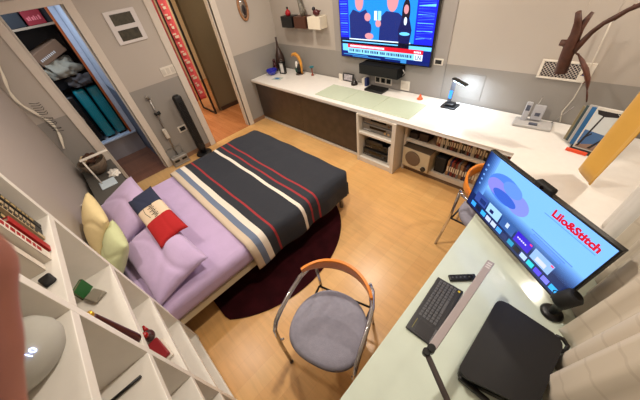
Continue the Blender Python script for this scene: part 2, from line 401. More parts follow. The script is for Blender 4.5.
# ================================================================== LEFT WALL FITTINGS
t = thing('picture_frame', 'white rectangular frame with two dark panels on the left wall between doorways', 'picture frame', (XL, .98, 1.86))
g = G(); g.box(0, .02, -.175, .175, -.17, .17, .006); g.obj('frame', mat('frame_white', (.82, .80, .79), .5), t)
for z in (-.085, .075):
    g = G(); g.box(.0205, .022, -.12, .12, z - .052, z + .06); g.m(mat('panel_dark', (.20, .18, .13), .4)) if 0 else None
    o = g.obj('panel', mat('panel_dark', (.22, .20, .14), .4, noise=.5, nscale=25), t)
def wall_plate(name, label, loc, w, h, rows, normal='x'):
    t = thing(name, label, 'switch' if 'switch' in name else 'socket', loc)
    pm = mat('plate_white', (.85, .82, .77), .4)
    g = G()
    if normal == 'x': g.box(0, .009, -w / 2, w / 2, -h / 2, h / 2, .003)
    else: g.box(-w / 2, w / 2, -.009, 0, -h / 2, h / 2, .003)
    g.obj('plate', pm, t)
    for i in range(rows):
        a = -w / 2 + w * (i + .5) / rows; q = w / rows * .34
        g = G()
        if normal == 'x': g.box(.009, .013, a - q, a + q, -h * .3, h * .3, .002)
        else: g.box(a - q, a + q, -.013, -.009, -h * .3, h * .3, .002)
        g.obj('rocker', mat('rocker', (.78, .75, .70), .4) if 'switch' in name else blackm, t)
wall_plate('light_switch', 'white three-rocker switch plate on the left wall beside the hall doorway', (XL, 1.2, 1.28), .19, .12, 3)
wall_plate('wall_socket', 'white wall socket plate low on the left wall beside the black tower fan', (XL, 1.0, .47), .13, .10, 1)
wall_plate('wall_socket', 'small white socket plate with a black plug beside the television', (-1.39, YB - .012, 1.155), .11, .07, 1, 'y')
wall_plate('wall_socket', 'wide white three-gang socket plate on the wall above the flat black box', (-2.12, YB - .012, .84), .27, .10, 3, 'y')
wall_plate('light_switch', 'square white single plate on the wall right of the three-gang socket', (-1.78, YB - .012, .825), .13, .12, 1, 'y')

# oval wooden wall ornament
t = thing('oval_mirror', 'small oval mirror in a tan wooden rim on the left wall', 'mirror', (XL, 2.66, 1.76))
g = G()
ring = [(.012, .075 * math.cos(a), .16 * math.sin(a)) for a in [2 * PI * i / 28 for i in range(29)]]
g.tube(ring, .018, 8); g.obj('rim', mat('tan_wood', (.62, .44, .30), .5, noise=.3, nscale=30), t)
g = G(); g.lathe([(0, 0), (.07, 0), (.07, .006), (0, .006)], 28, Matrix.Rotation(PI / 2, 4, 'Y') , sx=2.0, sy=1.0)
g.obj('pane', mat('aged_mirror', (.70, .66, .62), .1, metal=.6), t)
g = G(); g.ell((.02, 0, -.03), (.012, .03, .07)); g.obj('figurine', mat('dark_fig', (.12, .09, .10), .5), t)

# tower fan
t = thing('tower_fan', 'tall slim black tower fan on a round base beside the hall doorway', 'fan', (-4.25, 1.1, 0))
g = G(); g.lathe([(0, 0), (.125, 0), (.13, .012), (.12, .028), (.05, .035), (0, .036)], 32); g.obj('base', black, t)
g = G(); g.lathe([(.045, .034), (.045, .09), (.06, .1)], 20); g.obj('neck', black, t)
g = G(); g.box(-.055, .055, -.06, .06, .09, .99, .035, seg=4); g.obj('column', blackm, t)
g = G()
for i in range(34): g.box(.054, .058, -.035, .035, .2 + i * .021, .209 + i * .021)
g.obj('grille', black, t)
g = G(); g.box(-.03, .03, -.035, .035, .988, .996, .003); g.obj('control_panel', mat('gloss_black', (.03, .03, .03), .1), t)

# pole rack stand
t = thing('stick_vacuum', 'slim silver stick vacuum on a low grey stand between the doorways', 'vacuum cleaner', (-4.33, .72, 0))
sil = mat('silver_grey', (.58, .56, .53), .4, metal=.3)
g = G(); g.box(-.055, .075, -.13, .13, 0, .03, .01); g.tube([(-.04, -.12, .02), (-.05, -.12, .27), (-.05, .12, .27), (-.04, .12, .02)], .007, 8); g.obj('stand', sil, t)
g = G(); g.box(-.03, .08, -.12, .12, .03, .15, .015); g.obj('floor_head', sil, t)
for a in (-.06, .06):
    g = G(); g.box(.0805, .084, a - .04, a + .04, .075, .11, .001); g.obj('slot', black, t)
g = G(); g.tube([(0, 0, .14), (-.02, .02, .5), (-.035, .05, .82), (-.04, .06, 1.04)], .012, 10); g.obj('pole', steel, t)
g = G(); g.box(-.045, .005, -.01, .045, .44, .60, .012); g.obj('dust_cup', mat('pale_plastic', (.78, .75, .70), .4), t)
g = G(); g.cyl((-.04, .02, .82), (-.04, .10, .82), .024); g.obj('joint', blackm, t)
g = G(); g.tube([(-.04, .06, 1.03), (-.03, .05, 1.07), (-.01, .03, 1.08)], .017, 10); g.obj('grip', sil, t)

# ================================================================== NEAR LEFT CORNER (nightstand)
NS = thing('nightstand', 'low dark grey nightstand in the corner left of the bed head', 'nightstand', (-3.78, -.24, 0))
nsm = mat('nightstand_grey', (.34, .33, .31), .45); nsd = mat('nightstand_dark', (.13, .11, .10), .5)
g = G(); g.box(-.58, .43, -.175, .165, .04, .48, .005); g.obj('body', nsd, NS)
g = G(); g.box(-.60, .45, -.18, .18, .48, .505, .004); g.obj('top_panel', nsm, NS)
for i in range(2):
    g = G(); g.box(-.55 + i * .49, -.08 + i * .49, .165, .18, .07, .46, .004); d = g.obj('drawer', nsd, NS)
    g = G(); g.box(-.36 + i * .49, -.26 + i * .49, .18, .195, .26, .275, .003); g.obj('knob', steel, d)
t = thing('table_lamp', 'white C-shaped lamp with a level bar on the nightstand', 'lamp', (-3.72, -.24, .506))
lw = mat('lamp_white', (.86, .83, .78), .4)
g = G(); g.box(-.09, .11, -.08, .09, 0, .012, .004); g.obj('base', mat('lamp_base', (.80, .86, .90), .3), t)
g = G(); g.tube([(-.04, -.05, .01), (-.05, -.05, .34)], .009, 10); g.obj('post', lw, t)
g = G(); g.box(-.07, -.03, -.07, .22, .335, .355, .006); g.obj('light_bar', lw, t)
heap('paper_tissue', mat('tissue_white', (.90, .88, .84), .9), (-3.88, -.12, .506), (.09, .06, .03), 'crumpled white tissue on the nightstand behind the lamp base', 'tissue', 9)
t = thing('wicker_bowl', 'oval taupe bowl holding dried flowers at the back of the nightstand', 'bowl', (-4.12, -.24, .506))
tp = mat('taupe_wicker', (.42, .36, .30), .8, noise=.3, nscale=60, bump=.6, bscale=120)
g = G(); g.lathe([(.07, 0), (.12, .05), (.155, .12), (.165, .18), (.155, .18), (.14, .12), (.10, .06), (0, .05)], 28, sx=1.15, sy=.9); g.obj('bowl', tp, t)
g = G()
rd = random.Random(3)
for i in range(26):
    a = rd.uniform(0, 6.28); r = rd.uniform(.0, .09); g.ell((r * math.cos(a), r * math.sin(a) * .9, .17 + rd.uniform(0, .07)), (.03, .03, .026), seg=8)
f = g.obj('dried_flowers', mat('dried_brown', (.28, .17, .11), .9, noise=.5, nscale=50), t)
g = G()
for i in range(9):
    a = rd.uniform(0, 6.28); r = rd.uniform(.02, .09); g.ell((r * math.cos(a) + .03, r * math.sin(a) - .03, .19 + rd.uniform(0, .05)), (.024, .024, .02), seg=8)
g.obj('pale_flowers', mat('dried_cream', (.78, .70, .56), .9), t)
# white ribbon garland on the wall corner
t = thing('wall_garland', 'white twisted ribbon garland with black lace hanging in the left corner', 'garland', (XL + .05, -.285, 1.0))
g = G(); pts = []
for i in range(40):
    k = i / 39; pts.append((.03 * math.sin(k * 7), -.07 + .05 * math.sin(k * 9 + 1), .92 - 1.06 * k))
g.tube(pts, [.008 + .010 * abs(math.sin(i * .5)) for i in range(40)], 8, .5); g.obj('ribbon', mat('ribbon_white', (.92, .89, .82), .6), t)
g = G(); rd = random.Random(5)
for i in range(14):
    z = .42 - i * .025; a = rd.uniform(-.02, .03); g.tube([(.04 + a, -.05, z), (.06, -.01 + a, z - .02), (.03, .03, z - .035 + a)], .003, 6)
g.obj('lace', blackm, t)
g = G(); g.cyl((-.04, -.07, .93), (.01, -.07, .93), .006); g.obj('nail', steel, t)

# ================================================================== BED
BX0, BX1, BY0, BY1 = -3.17, -1.50, -.49, 1.62
bed = thing('bed', 'double bed frame with cream side rails and grey headboard, lilac mattress', 'bed', ((BX0 + BX1) / 2, .6, 0))
railm = mat('bed_rail_cream', (.80, .76, .66), .5)
for x0, x1, y0, y1 in ((BX0, BX0 + .04, BY0, BY1), (BX1 - .04, BX1, BY0, BY1), (BX0 + .04, BX1 - .04, BY1 - .04, BY1), (BX0 + .04, BX1 - .04, BY0, BY0 + .04)):
    g = G(); g.box(x0, x1, y0, y1, .24, .31, .005); g.obj('rail', railm, bed, True)
g = G()
for i in range(16): g.box(BX0 + .04, BX1 - .04, BY0 + .08 + i * .12, BY0 + .15 + i * .12, .27, .285)
g.obj('slats', railm, bed, True)
for x in (BX0 + .05, BX1 - .05):
    for y in (BY0 + .06, BY1 - .06):
        g = G(); g.cyl((x, y, 0), (x, y, .25), .025); g.obj('leg', steel, bed, True)
g = G(); g.box(BX0 - .03, BX1 - .04, -.518, -.492, .2, .66, .008); g.obj('headboard', mat('headboard_grey', (.36, .34, .36), .6), bed, True)
g = G(); g.box(BX0 - .04, BX0 - .03, -.518, -.492, .1, .665, .003); g.obj('headboard_edge', white, bed, True)
g = G()
def mtop(x, y):
    return .515 + .008 * math.sin(3 * x + 5 * y) + .005 * math.sin(9 * x - 7 * y)
t_ = bmesh.new()
g.box(BX0 + .0, BX1 + .02, BY0, BY1, .312, .515, .07, seg=5)
mattress = g.obj('mattress', lilac, bed, True)

# blanket
BC = Vector(((BX0 + BX1) / 2, 1.0, .53))
navy = (.135, .145, .175); red_ = (.56, .14, .16); bei = (.78, .71, .62); gry = (.40, .45, .54); crm = (.86, .82, .76)
s0 = -.66
stops = [(-.9, bei), (.405 - 1, gry), (.465 - 1, crm), (.525 - 1, navy), (.60 - 1, red_), (.625 - 1, navy), (.93 - 1, crm), (.965 - 1, navy), (1.03 - 1, red_), (1.052 - 1, navy), (1.125 - 1, red_), (1.147 - 1, navy), (.95, navy)]
quilt = stripes('striped_cotton', 'Y', stops)
def blanket(a, b):
    # a across x, b along y
    y0, y1 = .345, BY1
    W = BX1 - BX0 + .06; drop_r, drop_l = .30, .22; tot = drop_l + W + drop_r
    s = a * tot
    r = .06
    def prof(s):
        if s < drop_l:
            q = drop_l - s
            return -W / 2 - .0 - (.02 * min(1, q / .1)), -q
        if s > drop_l + W:
            q = s - drop_l - W
            return W / 2 + .03 * min(1, q / .12) + .012 * math.sin(b * 25) * min(1, q / .2), -q
        return s - drop_l - W / 2, 0
    px, pz = prof(s)
    # round the shoulder
    for sh in (drop_l, drop_l + W):
        d = s - sh
        if abs(d) < r:
            k = (1 - abs(d) / r) ** 2 * r * .28
            pz -= k; px -= math.copysign(k, px)
    L = y1 - y0; drop_f = .30; tl = L + drop_f + .04; q = b * tl
    if q <= L: py = y0 + q; fz = 0
    else: py = y1 + .04 * min(1, (q - L) / .08); fz = -(q - L)
    if abs(q - L) < r:
        k = (1 - abs(q - L) / r) ** 2 * r * .28; fz -= k; py -= k
    z = pz + fz if (pz > -.02 or fz > -.02) else min(pz, fz)
    z = max(z, -.42)
    # rounded corner in plan
    ax = abs(px); cy = py - (y1 - .16)
    if cy > 0 and ax > W / 2 - .16:
        dx = ax - (W / 2 - .16); rr = math.hypot(dx, cy); lim = .16 + .05
        if rr > lim: px = math.copysign(W / 2 - .16 + dx * lim / rr, px); py = y1 - .16 + cy * lim / rr
    wr = .006 * math.sin(4 * px + 9 * py) + .005 * math.sin(13 * px - 6 * py) + .003 * math.sin(23 * py + 3 * px)
    return (px, py - 1.0, z + .012 + wr)
g = G(); g.sheet(blanket, 90, 60, .012)
o = solo(g, 'striped_blanket', quilt, BC, 'dark navy quilt with red, white and beige stripes over the bed foot', 'blanket', local=True)

def pillow(name, m, c, size, rot, label, cat='pillow', seed=0, crease=.012, e=.42, parent=None, stripe=False):
    rd = random.Random(seed); ph = [rd.uniform(0, 6) for _ in range(6)]
    w, d, h = size; n = 28
    t = bmesh.new()
    def top(i, j, sg):
        u = -1 + 2 * i / n; v = -1 + 2 * j / n
        pin = 1 - .07 * (1 - abs(u) ** 2) * (abs(v) ** 3); pin2 = 1 - .07 * (1 - abs(v) ** 2) * (abs(u) ** 3)
        prof = max(0, (1 - abs(u) ** 2.6)) ** e * max(0, (1 - abs(v) ** 2.6)) ** e
        z = sg * h / 2 * prof
        if sg > 0: z += crease * (.5 * math.sin(3 * u + 2 * v + ph[0]) - .9 * max(0, 1 - abs(v - .5 * u + .25 * math.sin(3 * u + ph[1])) * 6) - .6 * max(0, 1 - abs(u + .7 * v - .3 * math.cos(2 * v + ph[2])) * 7)) * min(1, prof * 2)
        return Vector((u * w / 2 * pin2, v * d / 2 * pin, z))
    A = [[t.verts.new(top(i, j, 1)) for j in range(n + 1)] for i in range(n + 1)]
    B = [[A[i][j] if i in (0, n) or j in (0, n) else t.verts.new(top(i, j, -1)) for j in range(n + 1)] for i in range(n + 1)]
    for i in range(n):
        for j in range(n):
            t.faces.new((A[i][j], A[i + 1][j], A[i + 1][j + 1], A[i][j + 1]))
            try: t.faces.new((B[i][j + 1], B[i + 1][j + 1], B[i + 1][j], B[i][j]))
            except ValueError: pass
    g = G(); g.merge(t, smooth=True)
    o = solo(g, name, m, c, label, cat, local=True); o.rotation_euler = rot
    return o
pillow('bed_pillow', lilac, (-2.78, -.19, .625), (.82, .46, .16), (.36, .0, .05), 'plump lilac pillow on the far side of the bed head, next to the nightstand', seed=1)
pillow('bed_pillow', lilac, (-1.93, -.17, .605), (.80, .46, .15), (.24, .03, .05), 'creased lilac pillow on the near side of the bed head, by the cube shelf', seed=2, crease=.014)
pillow('bed_pillow', creamc, (-2.55, -.44, .77), (.60, .36, .13), (.95, .0, .04), 'cream yellow pillow leaning against the wall behind the far lilac pillow', seed=3)
pillow('bed_pillow', greenc, (-2.16, -.42, .70), (.42, .36, .13), (.85, .0, .0), 'pale green pillow between the cream one and the cube shelf', seed=4)
cush = stripes('three_band_cloth', 'X', [(-.5, (.14, .17, .27)), (-.10, (.86, .77, .66)), (.11, (.66, .06, .08)), (.5, (.66, .06, .08))])
cu = pillow('cushion', cush, (-2.31, -.03, .715), (.86, .25, .09), (.14, .02, .02), 'oblong navy, cream and red cushion with a dark script, in front of pillows', 'cushion', 6, .004, .4)
g = G()
for k in range(4): 
    x = -.085 + k * .05
    g.tube([(x, .0 - .02, .055), (x + .015, .035, .0555), (x + .03, .0, .0565), (x + .04, .03, .0555), (x + .055, -.01, .055)], .0022, 6)
g.tube([(-.09, -.045, .054), (0, -.055, .054), (.09, -.04, .054)], .002, 6)
g.obj('embroidery', blackm, cu)

# rug
g = G()
rug_pts = []
for i in range(64):
    a = 2 * PI * i / 64; rug_pts.append((1.42 * .5 * math.cos(a), 1.42 * .5 * math.sin(a)))
rugm = mat('maroon_pile', (.19, .045, .065), .95, noise=.3, nscale=7, bump=.8, bscale=300, spec=.1)
g = G(); g.prism([(x * .78 / .71, max(y * .95 / .71, -.75)) for x, y in rug_pts], .001, .013)
rug = solo(g, 'round_rug', rugm, (-1.90, .65, 0), 'dark maroon rug with rounded edge lying half under the bed', 'rug', local=True)

# ================================================================== CUBE SHELF (near left)
sh = thing('cube_bookshelf', 'white open cube bookshelf in front of the camera at lower left', 'bookshelf', (-.53, -.54, 0))
SY0, SY1 = -.76, -.345
ups = [-1.50, -.87, -.24, .39]; zs = [.05, .34, .71, 1.09, 1.49, 1.9]
th = .035
for x in ups:
    g = G(); g.box(x, x + th, SY0, SY1, 0, 1.935, .002); g.obj('upright', shelfw, sh, True)
for i in range(3):
    for z in zs:
        g = G(); g.box(ups[i] + th, ups[i + 1], SY0, SY1, z - .0, z + th, .002) if z != 1.9 else g.box(ups[i] + th, ups[i + 1], SY0, SY1, z, z + th, .002)
        g.obj('shelf_board', shelfw, sh, True)
g = G(); g.box(ups[0], ups[3] + th, SY0 - .012, SY0, 0, 1.935); g.obj('back_panel', mat('shelf_back', (.74, .70, .66), .5), sh, True)

def book(loc, size, m, rz, label, group=None, title=None, rx=0, ry=0, cat='book', name='book'):
    """spine faces local -Y... a closed book standing up: size = thickness, depth, height"""
    t, d, h = size
    r = thing(name, label, cat, loc, rz, group); r.rotation_euler = (rx, ry, rz)
    g = G(); g.box(-t / 2, -t / 2 + .003, -d / 2, d / 2, 0, h, .001); g.box(t / 2 - .003, t / 2, -d / 2, d / 2, 0, h, .001); g.box(-t / 2, t / 2, d / 2 - .003, d / 2 + .001, 0, h, .001)
    g.obj('cover', m, r)
    g = G(); g.box(-t / 2 + .003, t / 2 - .003, -d / 2 + .004, d / 2 - .003, .004, h - .004); g.obj('pages', mat('paper', (.62, .56, .46), .9), r)
    if title:
        g = G()
        k = h * .15
        while k < h * .82:
            w = random.uniform(.008, .02); g.box(-t * .22, t * .22, d / 2 + .001, d / 2 + .0022, k, k + w); k += w + .006
        g.obj('spine_marks', title, r)
    return r
bk_black = mat('book_black', (.08, .07, .07), .5); bk_gold = mat('gold_print', (.72, .62, .42), .5)
bk_red = mat('book_red', (.66, .08, .08), .5); bk_white = mat('book_white', (.86, .82, .76), .6); bk_cream = mat('book_cream', (.70, .62, .48), .6)
zb = 1.526
book((-1.385, -.475, zb), (.035, .20, .27), bk_black, 0, 'black book with gold spine print, first on the top shelf at left', title=bk_gold)
book((-1.335, -.475, zb), (.05, .20, .25), bk_black, 0, 'thick black book with cream spine print between slimmer books on top shelf', title=bk_cream)
book((-1.29, -.47, zb), (.022, .20, .24), bk_cream, 0, 'thin tan book squeezed among the black books on top shelf', title=bk_black)
book((-1.25, -.475, zb), (.04, .19, .235), bk_black, 0, 'black book beside the red one on the top shelf', title=bk_gold)
book((-1.2, -.46, zb), (.035, .20, .17), bk_red, 0, 'short bright red book on the top shelf')
book((-1.15, -.47, zb), (.045, .21, .28), bk_white, 0, 'white book with red spine lettering on the top shelf', title=bk_red)
book((-1.10, -.48, zb), (.03, .19, .26), bk_white, 0, 'plain white book right of the red-lettered one, behind the fingertip', title=None)
box_thing('phone_case', blackm, -1.05, -.99, -.40, -.365, zb, zb + .012, 'flat black gadget at the shelf edge right of the books', 'gadget', .3)
# smart clock speaker
t = thing('smart_speaker', 'pale dome smart speaker with lit clock digits on the top shelf', 'speaker', (-.733, -.447, zb))
pg = mat('speaker_grey', (.70, .69, .65), .75, bump=.3, bscale=600)
g = G(); g.lathe([(0, 0), (.06, 0), (.085, .012), (.098, .035), (.1, .055), (.093, .08), (.075, .1), (.045, .114), (0, .12)], 40); g.obj('shell', pg, t)
g = G(); g.lathe([(.062, -.001), (.062, .006), (.0, .006)], 32); g.obj('foot_ring', white, t)
g = G(); ang = .75
n_ = Vector((math.cos(ang), math.sin(ang), .45)).normalized(); ex_ = Vector((-math.sin(ang), math.cos(ang), 0)); ey_ = n_.cross(ex_)
text_bm(g, '10', Vector((0, 0, .052)) + n_ * .0965 - ex_ * .011 - ey_ * .008, ex_, ey_, .022, .0012)
g.obj('clock_digits', emi('clock_white_glow', (.75, .80, 1.0), 3), t)
# pen on lower board
t = thing('stylus_pen', 'thin black pen lying on the second shelf board near the uprights', 'pen', (-.76, -.42, 1.126))
g = G(); g.cyl((.0, .03, .007), (-.0, -.09, .007), .006); g.obj('barrel', black, t)
g = G(); g.cyl((0, -.09, .007), (-.005, -.12, .007), .006, .0035); g.obj('tip', steel, t)
g = G(); g.tube([(.0 + .012 * math.cos(a), -.14 + .016 * math.sin(a), .006) for a in [2 * PI * i / 14 for i in range(15)]], .003, 6); g.obj('ring', black, t)
# green notebook + grey box + maroon cone
book((-1.36, -.47, 1.125), (.016, .07, .075), mat('book_green', (.10, .36, .14), .6), .9, 'small green book upright in the second row, left cell', title=None)
box_thing('small_box', mat('grey_card', (.55, .52, .46), .7), -1.34, -1.26, -.47, -.41, 1.126, 1.145, 'flat grey-green box lying in front of the green book', 'box', .5)
t = thing('tapered_bottle', 'tall maroon tapered candle bottle with gold cap beside the shelf upright', 'bottle', (-.925, -.368, 1.126))
g = G(); g.lathe([(0, 0), (.026, 0), (.027, .01), (.021, .10), (.012, .23), (.010, .25), (0, .25)], 20); g.obj('glass_body', mat('maroon_glass', (.27, .09, .09), .3), t)
g = G(); g.lathe([(.009, .25), (.011, .252), (.011, .268), (0, .27)], 14); g.obj('cap', mat('gold', (.90, .72, .25), .3, metal=.8), t)
# red ornament
t = thing('red_figurine', 'glossy red bird figurine on the third shelf row', 'figurine', (-1.19, -.42, .746))
rg = mat('red_gloss', (.62, .05, .07), .25); dr = mat('dark_red', (.25, .03, .06), .5)
g = G(); g.ell((0, 0, .03), (.036, .028, .03)); g.tube([(.02, 0, .04), (.03, 0, .065), (.03, 0, .08)], [.02, .013, .012], 12); g.obj('torso', dr, t)
g = G(); g.ell((.03, 0, .09), (.019, .017, .018)); g.obj('head', rg, t)
g = G(); g.tube([(-.025, 0, .035), (-.06, 0, .06)], [.016, .005], 10); g.obj('tail', rg, t)
box_thing('book', bk_white, -1.13, -.99, -.47, -.37, .746, .764, 'white booklet lying beneath the crimson one', 'book', .1)
box_thing('book', mat('book_crimson', (.55, .10, .13), .5), -1.14, -1.0, -.46, -.38, .7645, .785, 'crimson booklet lying beside the red bird figurine', 'book', .15)

# ================================================================== BACK COUNTER
ct = thing('counter_worktop', 'long white L-shaped counter worktop along the television wall', 'worktop', (-2.0, 2.8, .71))
g = G(); g.prism([(XL, 2.44), (-.25, 2.44), (-.25, 1.68), (.62, 1.68), (.62, YB - .013), (XL, YB - .013)], .708, .75, bev=.008)
g.obj('slab', laminate, ct, True)
for x0, x1, lb in ((-2.84, -2.325, 'leftmost'), (-2.32, -1.845, 'middle'), (-1.84, -1.33, 'rightmost')):
    t = box_thing('glass_sheet', mat('green_glass', (.76, .80, .70), .08, spec=.6), x0, x1, 2.52, 2.93, .7505, .757, lb + ' of three pale green glass sheets on the counter', 'glass sheet', bev=.002, group=None)
# dark sideboard
sb = thing('sideboard', 'long dark brown sideboard with sliding fronts under the left counter', 'sideboard', (-3.2, 2.85, 0))
g = G(); g.box(XL, -2.02, 2.53, YB - .02, .05, .705, .002); g.obj('body', darkwood, sb, True)
vm = mat('front_veneer', (.25, .20, .17), .35, noise=.25, nscale=9)
for x0, x1, yy in ((XL + .02, -3.2, 2.50), (-3.198, -2.03, 2.50)):
    g = G(); g.box(x0, x1, yy, yy + .022, .06, .69, .002); g.obj('sliding_door', vm, sb, True)
g = G(); g.box(XL + .01, -2.02, 2.50, 2.56, 0, .035, .002); g.obj('base_rail', white, sb, True)
g = G(); g.box(XL + .01, -2.02, 2.52, 2.58, .035, .06, .002); g.obj('plinth', blackm, sb, True)
# AV rack
av = thing('media_cabinet', 'white open two-shelf cabinet holding audio gear under the counter', 'cabinet', (-1.7, 2.8, 0))
for x0, x1 in ((-2.0, -1.97), (-1.47, -1.42)):
    g = G(); g.box(x0, x1, 2.42, 3.16, 0, .706, .002); g.obj('side_panel', white, av, True)
for z0, z1 in ((.0, .07), (.43, .46), (.68, .706)):
    g = G(); g.box(-1.97, -1.47, 2.43, 3.16, z0, z1, .002); g.obj('shelf', white, av, True)
g = G(); g.box(-1.97, -1.47, 3.14, 3.16, .07, .68); g.obj('back_panel', blackm, av, True)
def stereo(x0, x1, y0, y1, z0, z1, label, dark=False, screen=True, knobs=1):
    t = thing('audio_unit', label, 'audio unit', ((x0 + x1) / 2, (y0 + y1) / 2, z0))
    w = (x1 - x0) / 2; d = (y1 - y0) / 2; h = z1 - z0
    m = mat('unit_black', (.12, .11, .10), .4) if dark else mat('unit_silver', (.50, .48, .45), .35, metal=.4)
    g = G(); g.box(-w, w, -d, d, .008, h, .004); g.obj('case', m, t)
    g = G(); g.box(-w * .5, w * .55, -d - .003, -d, h * .55, h * .85); g.obj('display', mat('gloss_black', (.03, .03, .03), .1), t)
    for k in range(knobs):
        g = G(); g.cyl((w * (.75 - .22 * k), -d, h * .5), (w * (.75 - .22 * k), -d - .015, h * .5), h * .16); g.obj('dial', chrome if not dark else black, t)
    g = G()
    for sx in (-w * .8, w * .8): g.box(sx - .015, sx + .015, -d + .02, -d + .05, 0, .008)
    g.obj('feet', black, t)
    for k in range(4):
        g = G(); g.box(-w * .9 + k * .03, -w * .9 + k * .03 + .018, -d - .004, -d, h * .2, h * .32); g.obj('button', chrome if not dark else steel, t)
stereo(-1.955, -1.49, 2.49, 2.85, .461, .56, 'silver audio receiver, lower of the two on the upper cabinet shelf', knobs=2)
stereo(-1.94, -1.50, 2.50, 2.85, .561, .655, 'silver disc player stacked on the receiver in the white cabinet')
stereo(-1.955, -1.56, 2.50, 2.85, .071, .18, 'black audio unit at the bottom of the white cabinet', True)
stereo(-1.95, -1.58, 2.53, 2.85, .181, .28, 'black video player stacked on the bottom audio unit', True)
box_thing('game_console', mat('console_dark', (.08, .08, .09), .3), -1.9, -1.64, 2.5, 2.74, .281, .33, 'slim dark console on top of the black video player', 'console')
box_thing('media_router', mat('router_white', (.80, .78, .75), .4), -1.535, -1.50, 2.47, 2.68, .071, .34, 'slim upright white box right of the black audio units', 'router')

# recessed disc shelf
ds = thing('low_bookcase', 'white recessed two-row shelf with discs under the counter', 'bookcase', (-.8, 2.85, 0))
wsh = mat('bookcase_white', (.80, .75, .68), .5)
g = G(); g.box(-1.40, -1.37, 2.6, 3.16, 0, .70, .002); g.obj('side_panel', wsh, ds, True)
g = G(); g.box(-.25, -.22, 2.46, 3.16, 0, .70, .002); g.obj('side_panel', wsh, ds, True)
g = G(); g.box(-1.37, -.25, 2.6, 2.9, .06, .12, .002); g.obj('shelf_board', wsh, ds, True)
g = G(); g.box(-1.37, -.25, 2.62, 2.9, .0, .06); g.obj('plinth', mat('plinth_brown', (.45, .36, .27), .6), ds, True)
g = G(); g.box(-1.37, -.25, 2.6, 2.9, .425, .455, .002); g.obj('shelf_board', wsh, ds, True)
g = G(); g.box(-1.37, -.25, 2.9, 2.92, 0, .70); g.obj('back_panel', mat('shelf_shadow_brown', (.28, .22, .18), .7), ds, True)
spine_cols = [('black', (.07, .07, .08)), ('dark brown', (.17, .11, .08)), ('white', (.74, .70, .64)), ('red', (.48, .14, .11)), ('beige', (.70, .60, .48)), ('dark blue', (.12, .16, .30)), ('grey', (.42, .40, .38)), ('maroon', (.24, .09, .08)), ('tan', (.60, .44, .30))]
ORD = ['first', 'second', 'third', 'fourth', 'fifth', 'sixth', 'seventh', 'eighth', 'ninth', 'tenth', 'eleventh', 'twelfth', 'thirteenth', 'fourteenth', 'fifteenth', 'sixteenth', 'seventeenth', 'eighteenth', 'nineteenth', 'twentieth', 'twenty-first', 'twenty-second', 'twenty-third', 'twenty-fourth', 'twenty-fifth', 'twenty-sixth', 'twenty-seventh', 'twenty-eighth', 'twenty-ninth', 'thirtieth']
def case_row(x0, x1, z, h, y, wmin, wmax, rowname, group, seed):
    rd = random.Random(seed); x = x0; i = 0
    while x < x1 and i < 30:
        w = rd.uniform(wmin, wmax); nm, c = rd.choice(spine_cols); hh = h * rd.uniform(.88, 1)
        g = G(); g.box(-w / 2, w / 2, 0, .13, 0, hh, .0015)
        g.m(mat('spine_' + nm.replace(' ', '_'), c, .4)); 
        for f in g.bm.faces: f.material_index = 0
        g.m(mat('spine_print', (.85, .80, .70), .5)); g.box(-w * .3, w * .3, -.001, 0, hh * .3, hh * .65)
        solo(g, 'disc_case', None, (x + w / 2, y + rd.uniform(0, .015), z), '%s spine case, %s from the left on the %s' % (nm, ORD[i], rowname), 'disc case', group, local=True)
        x += w + .0015; i += 1
case_row(-1.02, -.30, .456, .17, 2.63, .017, .034, 'upper low-bookcase row', 'disc cases on the upper low shelf', 11)
case_row(-.84, -.30, .121, .21, 2.63, .018, .034, 'lower low-bookcase row', 'disc cases on the lower low shelf', 12)
for i, (x, c, lb) in enumerate(((-1.33, (.16, .12, .10), 'dark flat case stack at the left end of upper low shelf'), (-1.2, (.22, .14, .10), 'brown flat box in the upper low shelf above the wooden speaker'))):
    box_thing('disc_box', mat('flat_case_%s' % ('dark' if i == 0 else 'brown'), c, .5), x - .03, x + .08, 2.64, 2.82, .456, .53 + .02 * i, lb, 'box')
# wooden speaker
t = thing('wooden_speaker', 'beige wooden loudspeaker with a round grille on the low shelf', 'speaker', (-1.18, 2.66, .121), -.05)
g = G(); g.box(-.175, .175, -.13, .13, .0, .265, .008); g.obj('cabinet', mat('speaker_wood', (.76, .70, .58), .5), t)
g = G(); g.box(-.178, .178, -.132, .134, .2655, .275, .004); g.obj('lid', mat('speaker_lid', (.30, .24, .18), .5), t)
g = G(); g.lathe([(0, 0), (.098, 0), (.098, .008), (.085, .012), (0, .006)], 32, Matrix.Translation((-.035, -.13, .14)) @ Matrix.Rotation(PI / 2, 4, 'X')); g.obj('grille', mat('grille_brown', (.45, .37, .29), .9, bump=.5, bscale=300), t)
g = G(); g.cyl((.12, -.13, .05), (.12, -.15, .05), .03); g.obj('dial', black, t)
box_thing('disc_box', blackm, -.985, -.86, 2.63, 2.82, .121, .33, 'black box standing between the wooden speaker and lower row of cases', 'box')

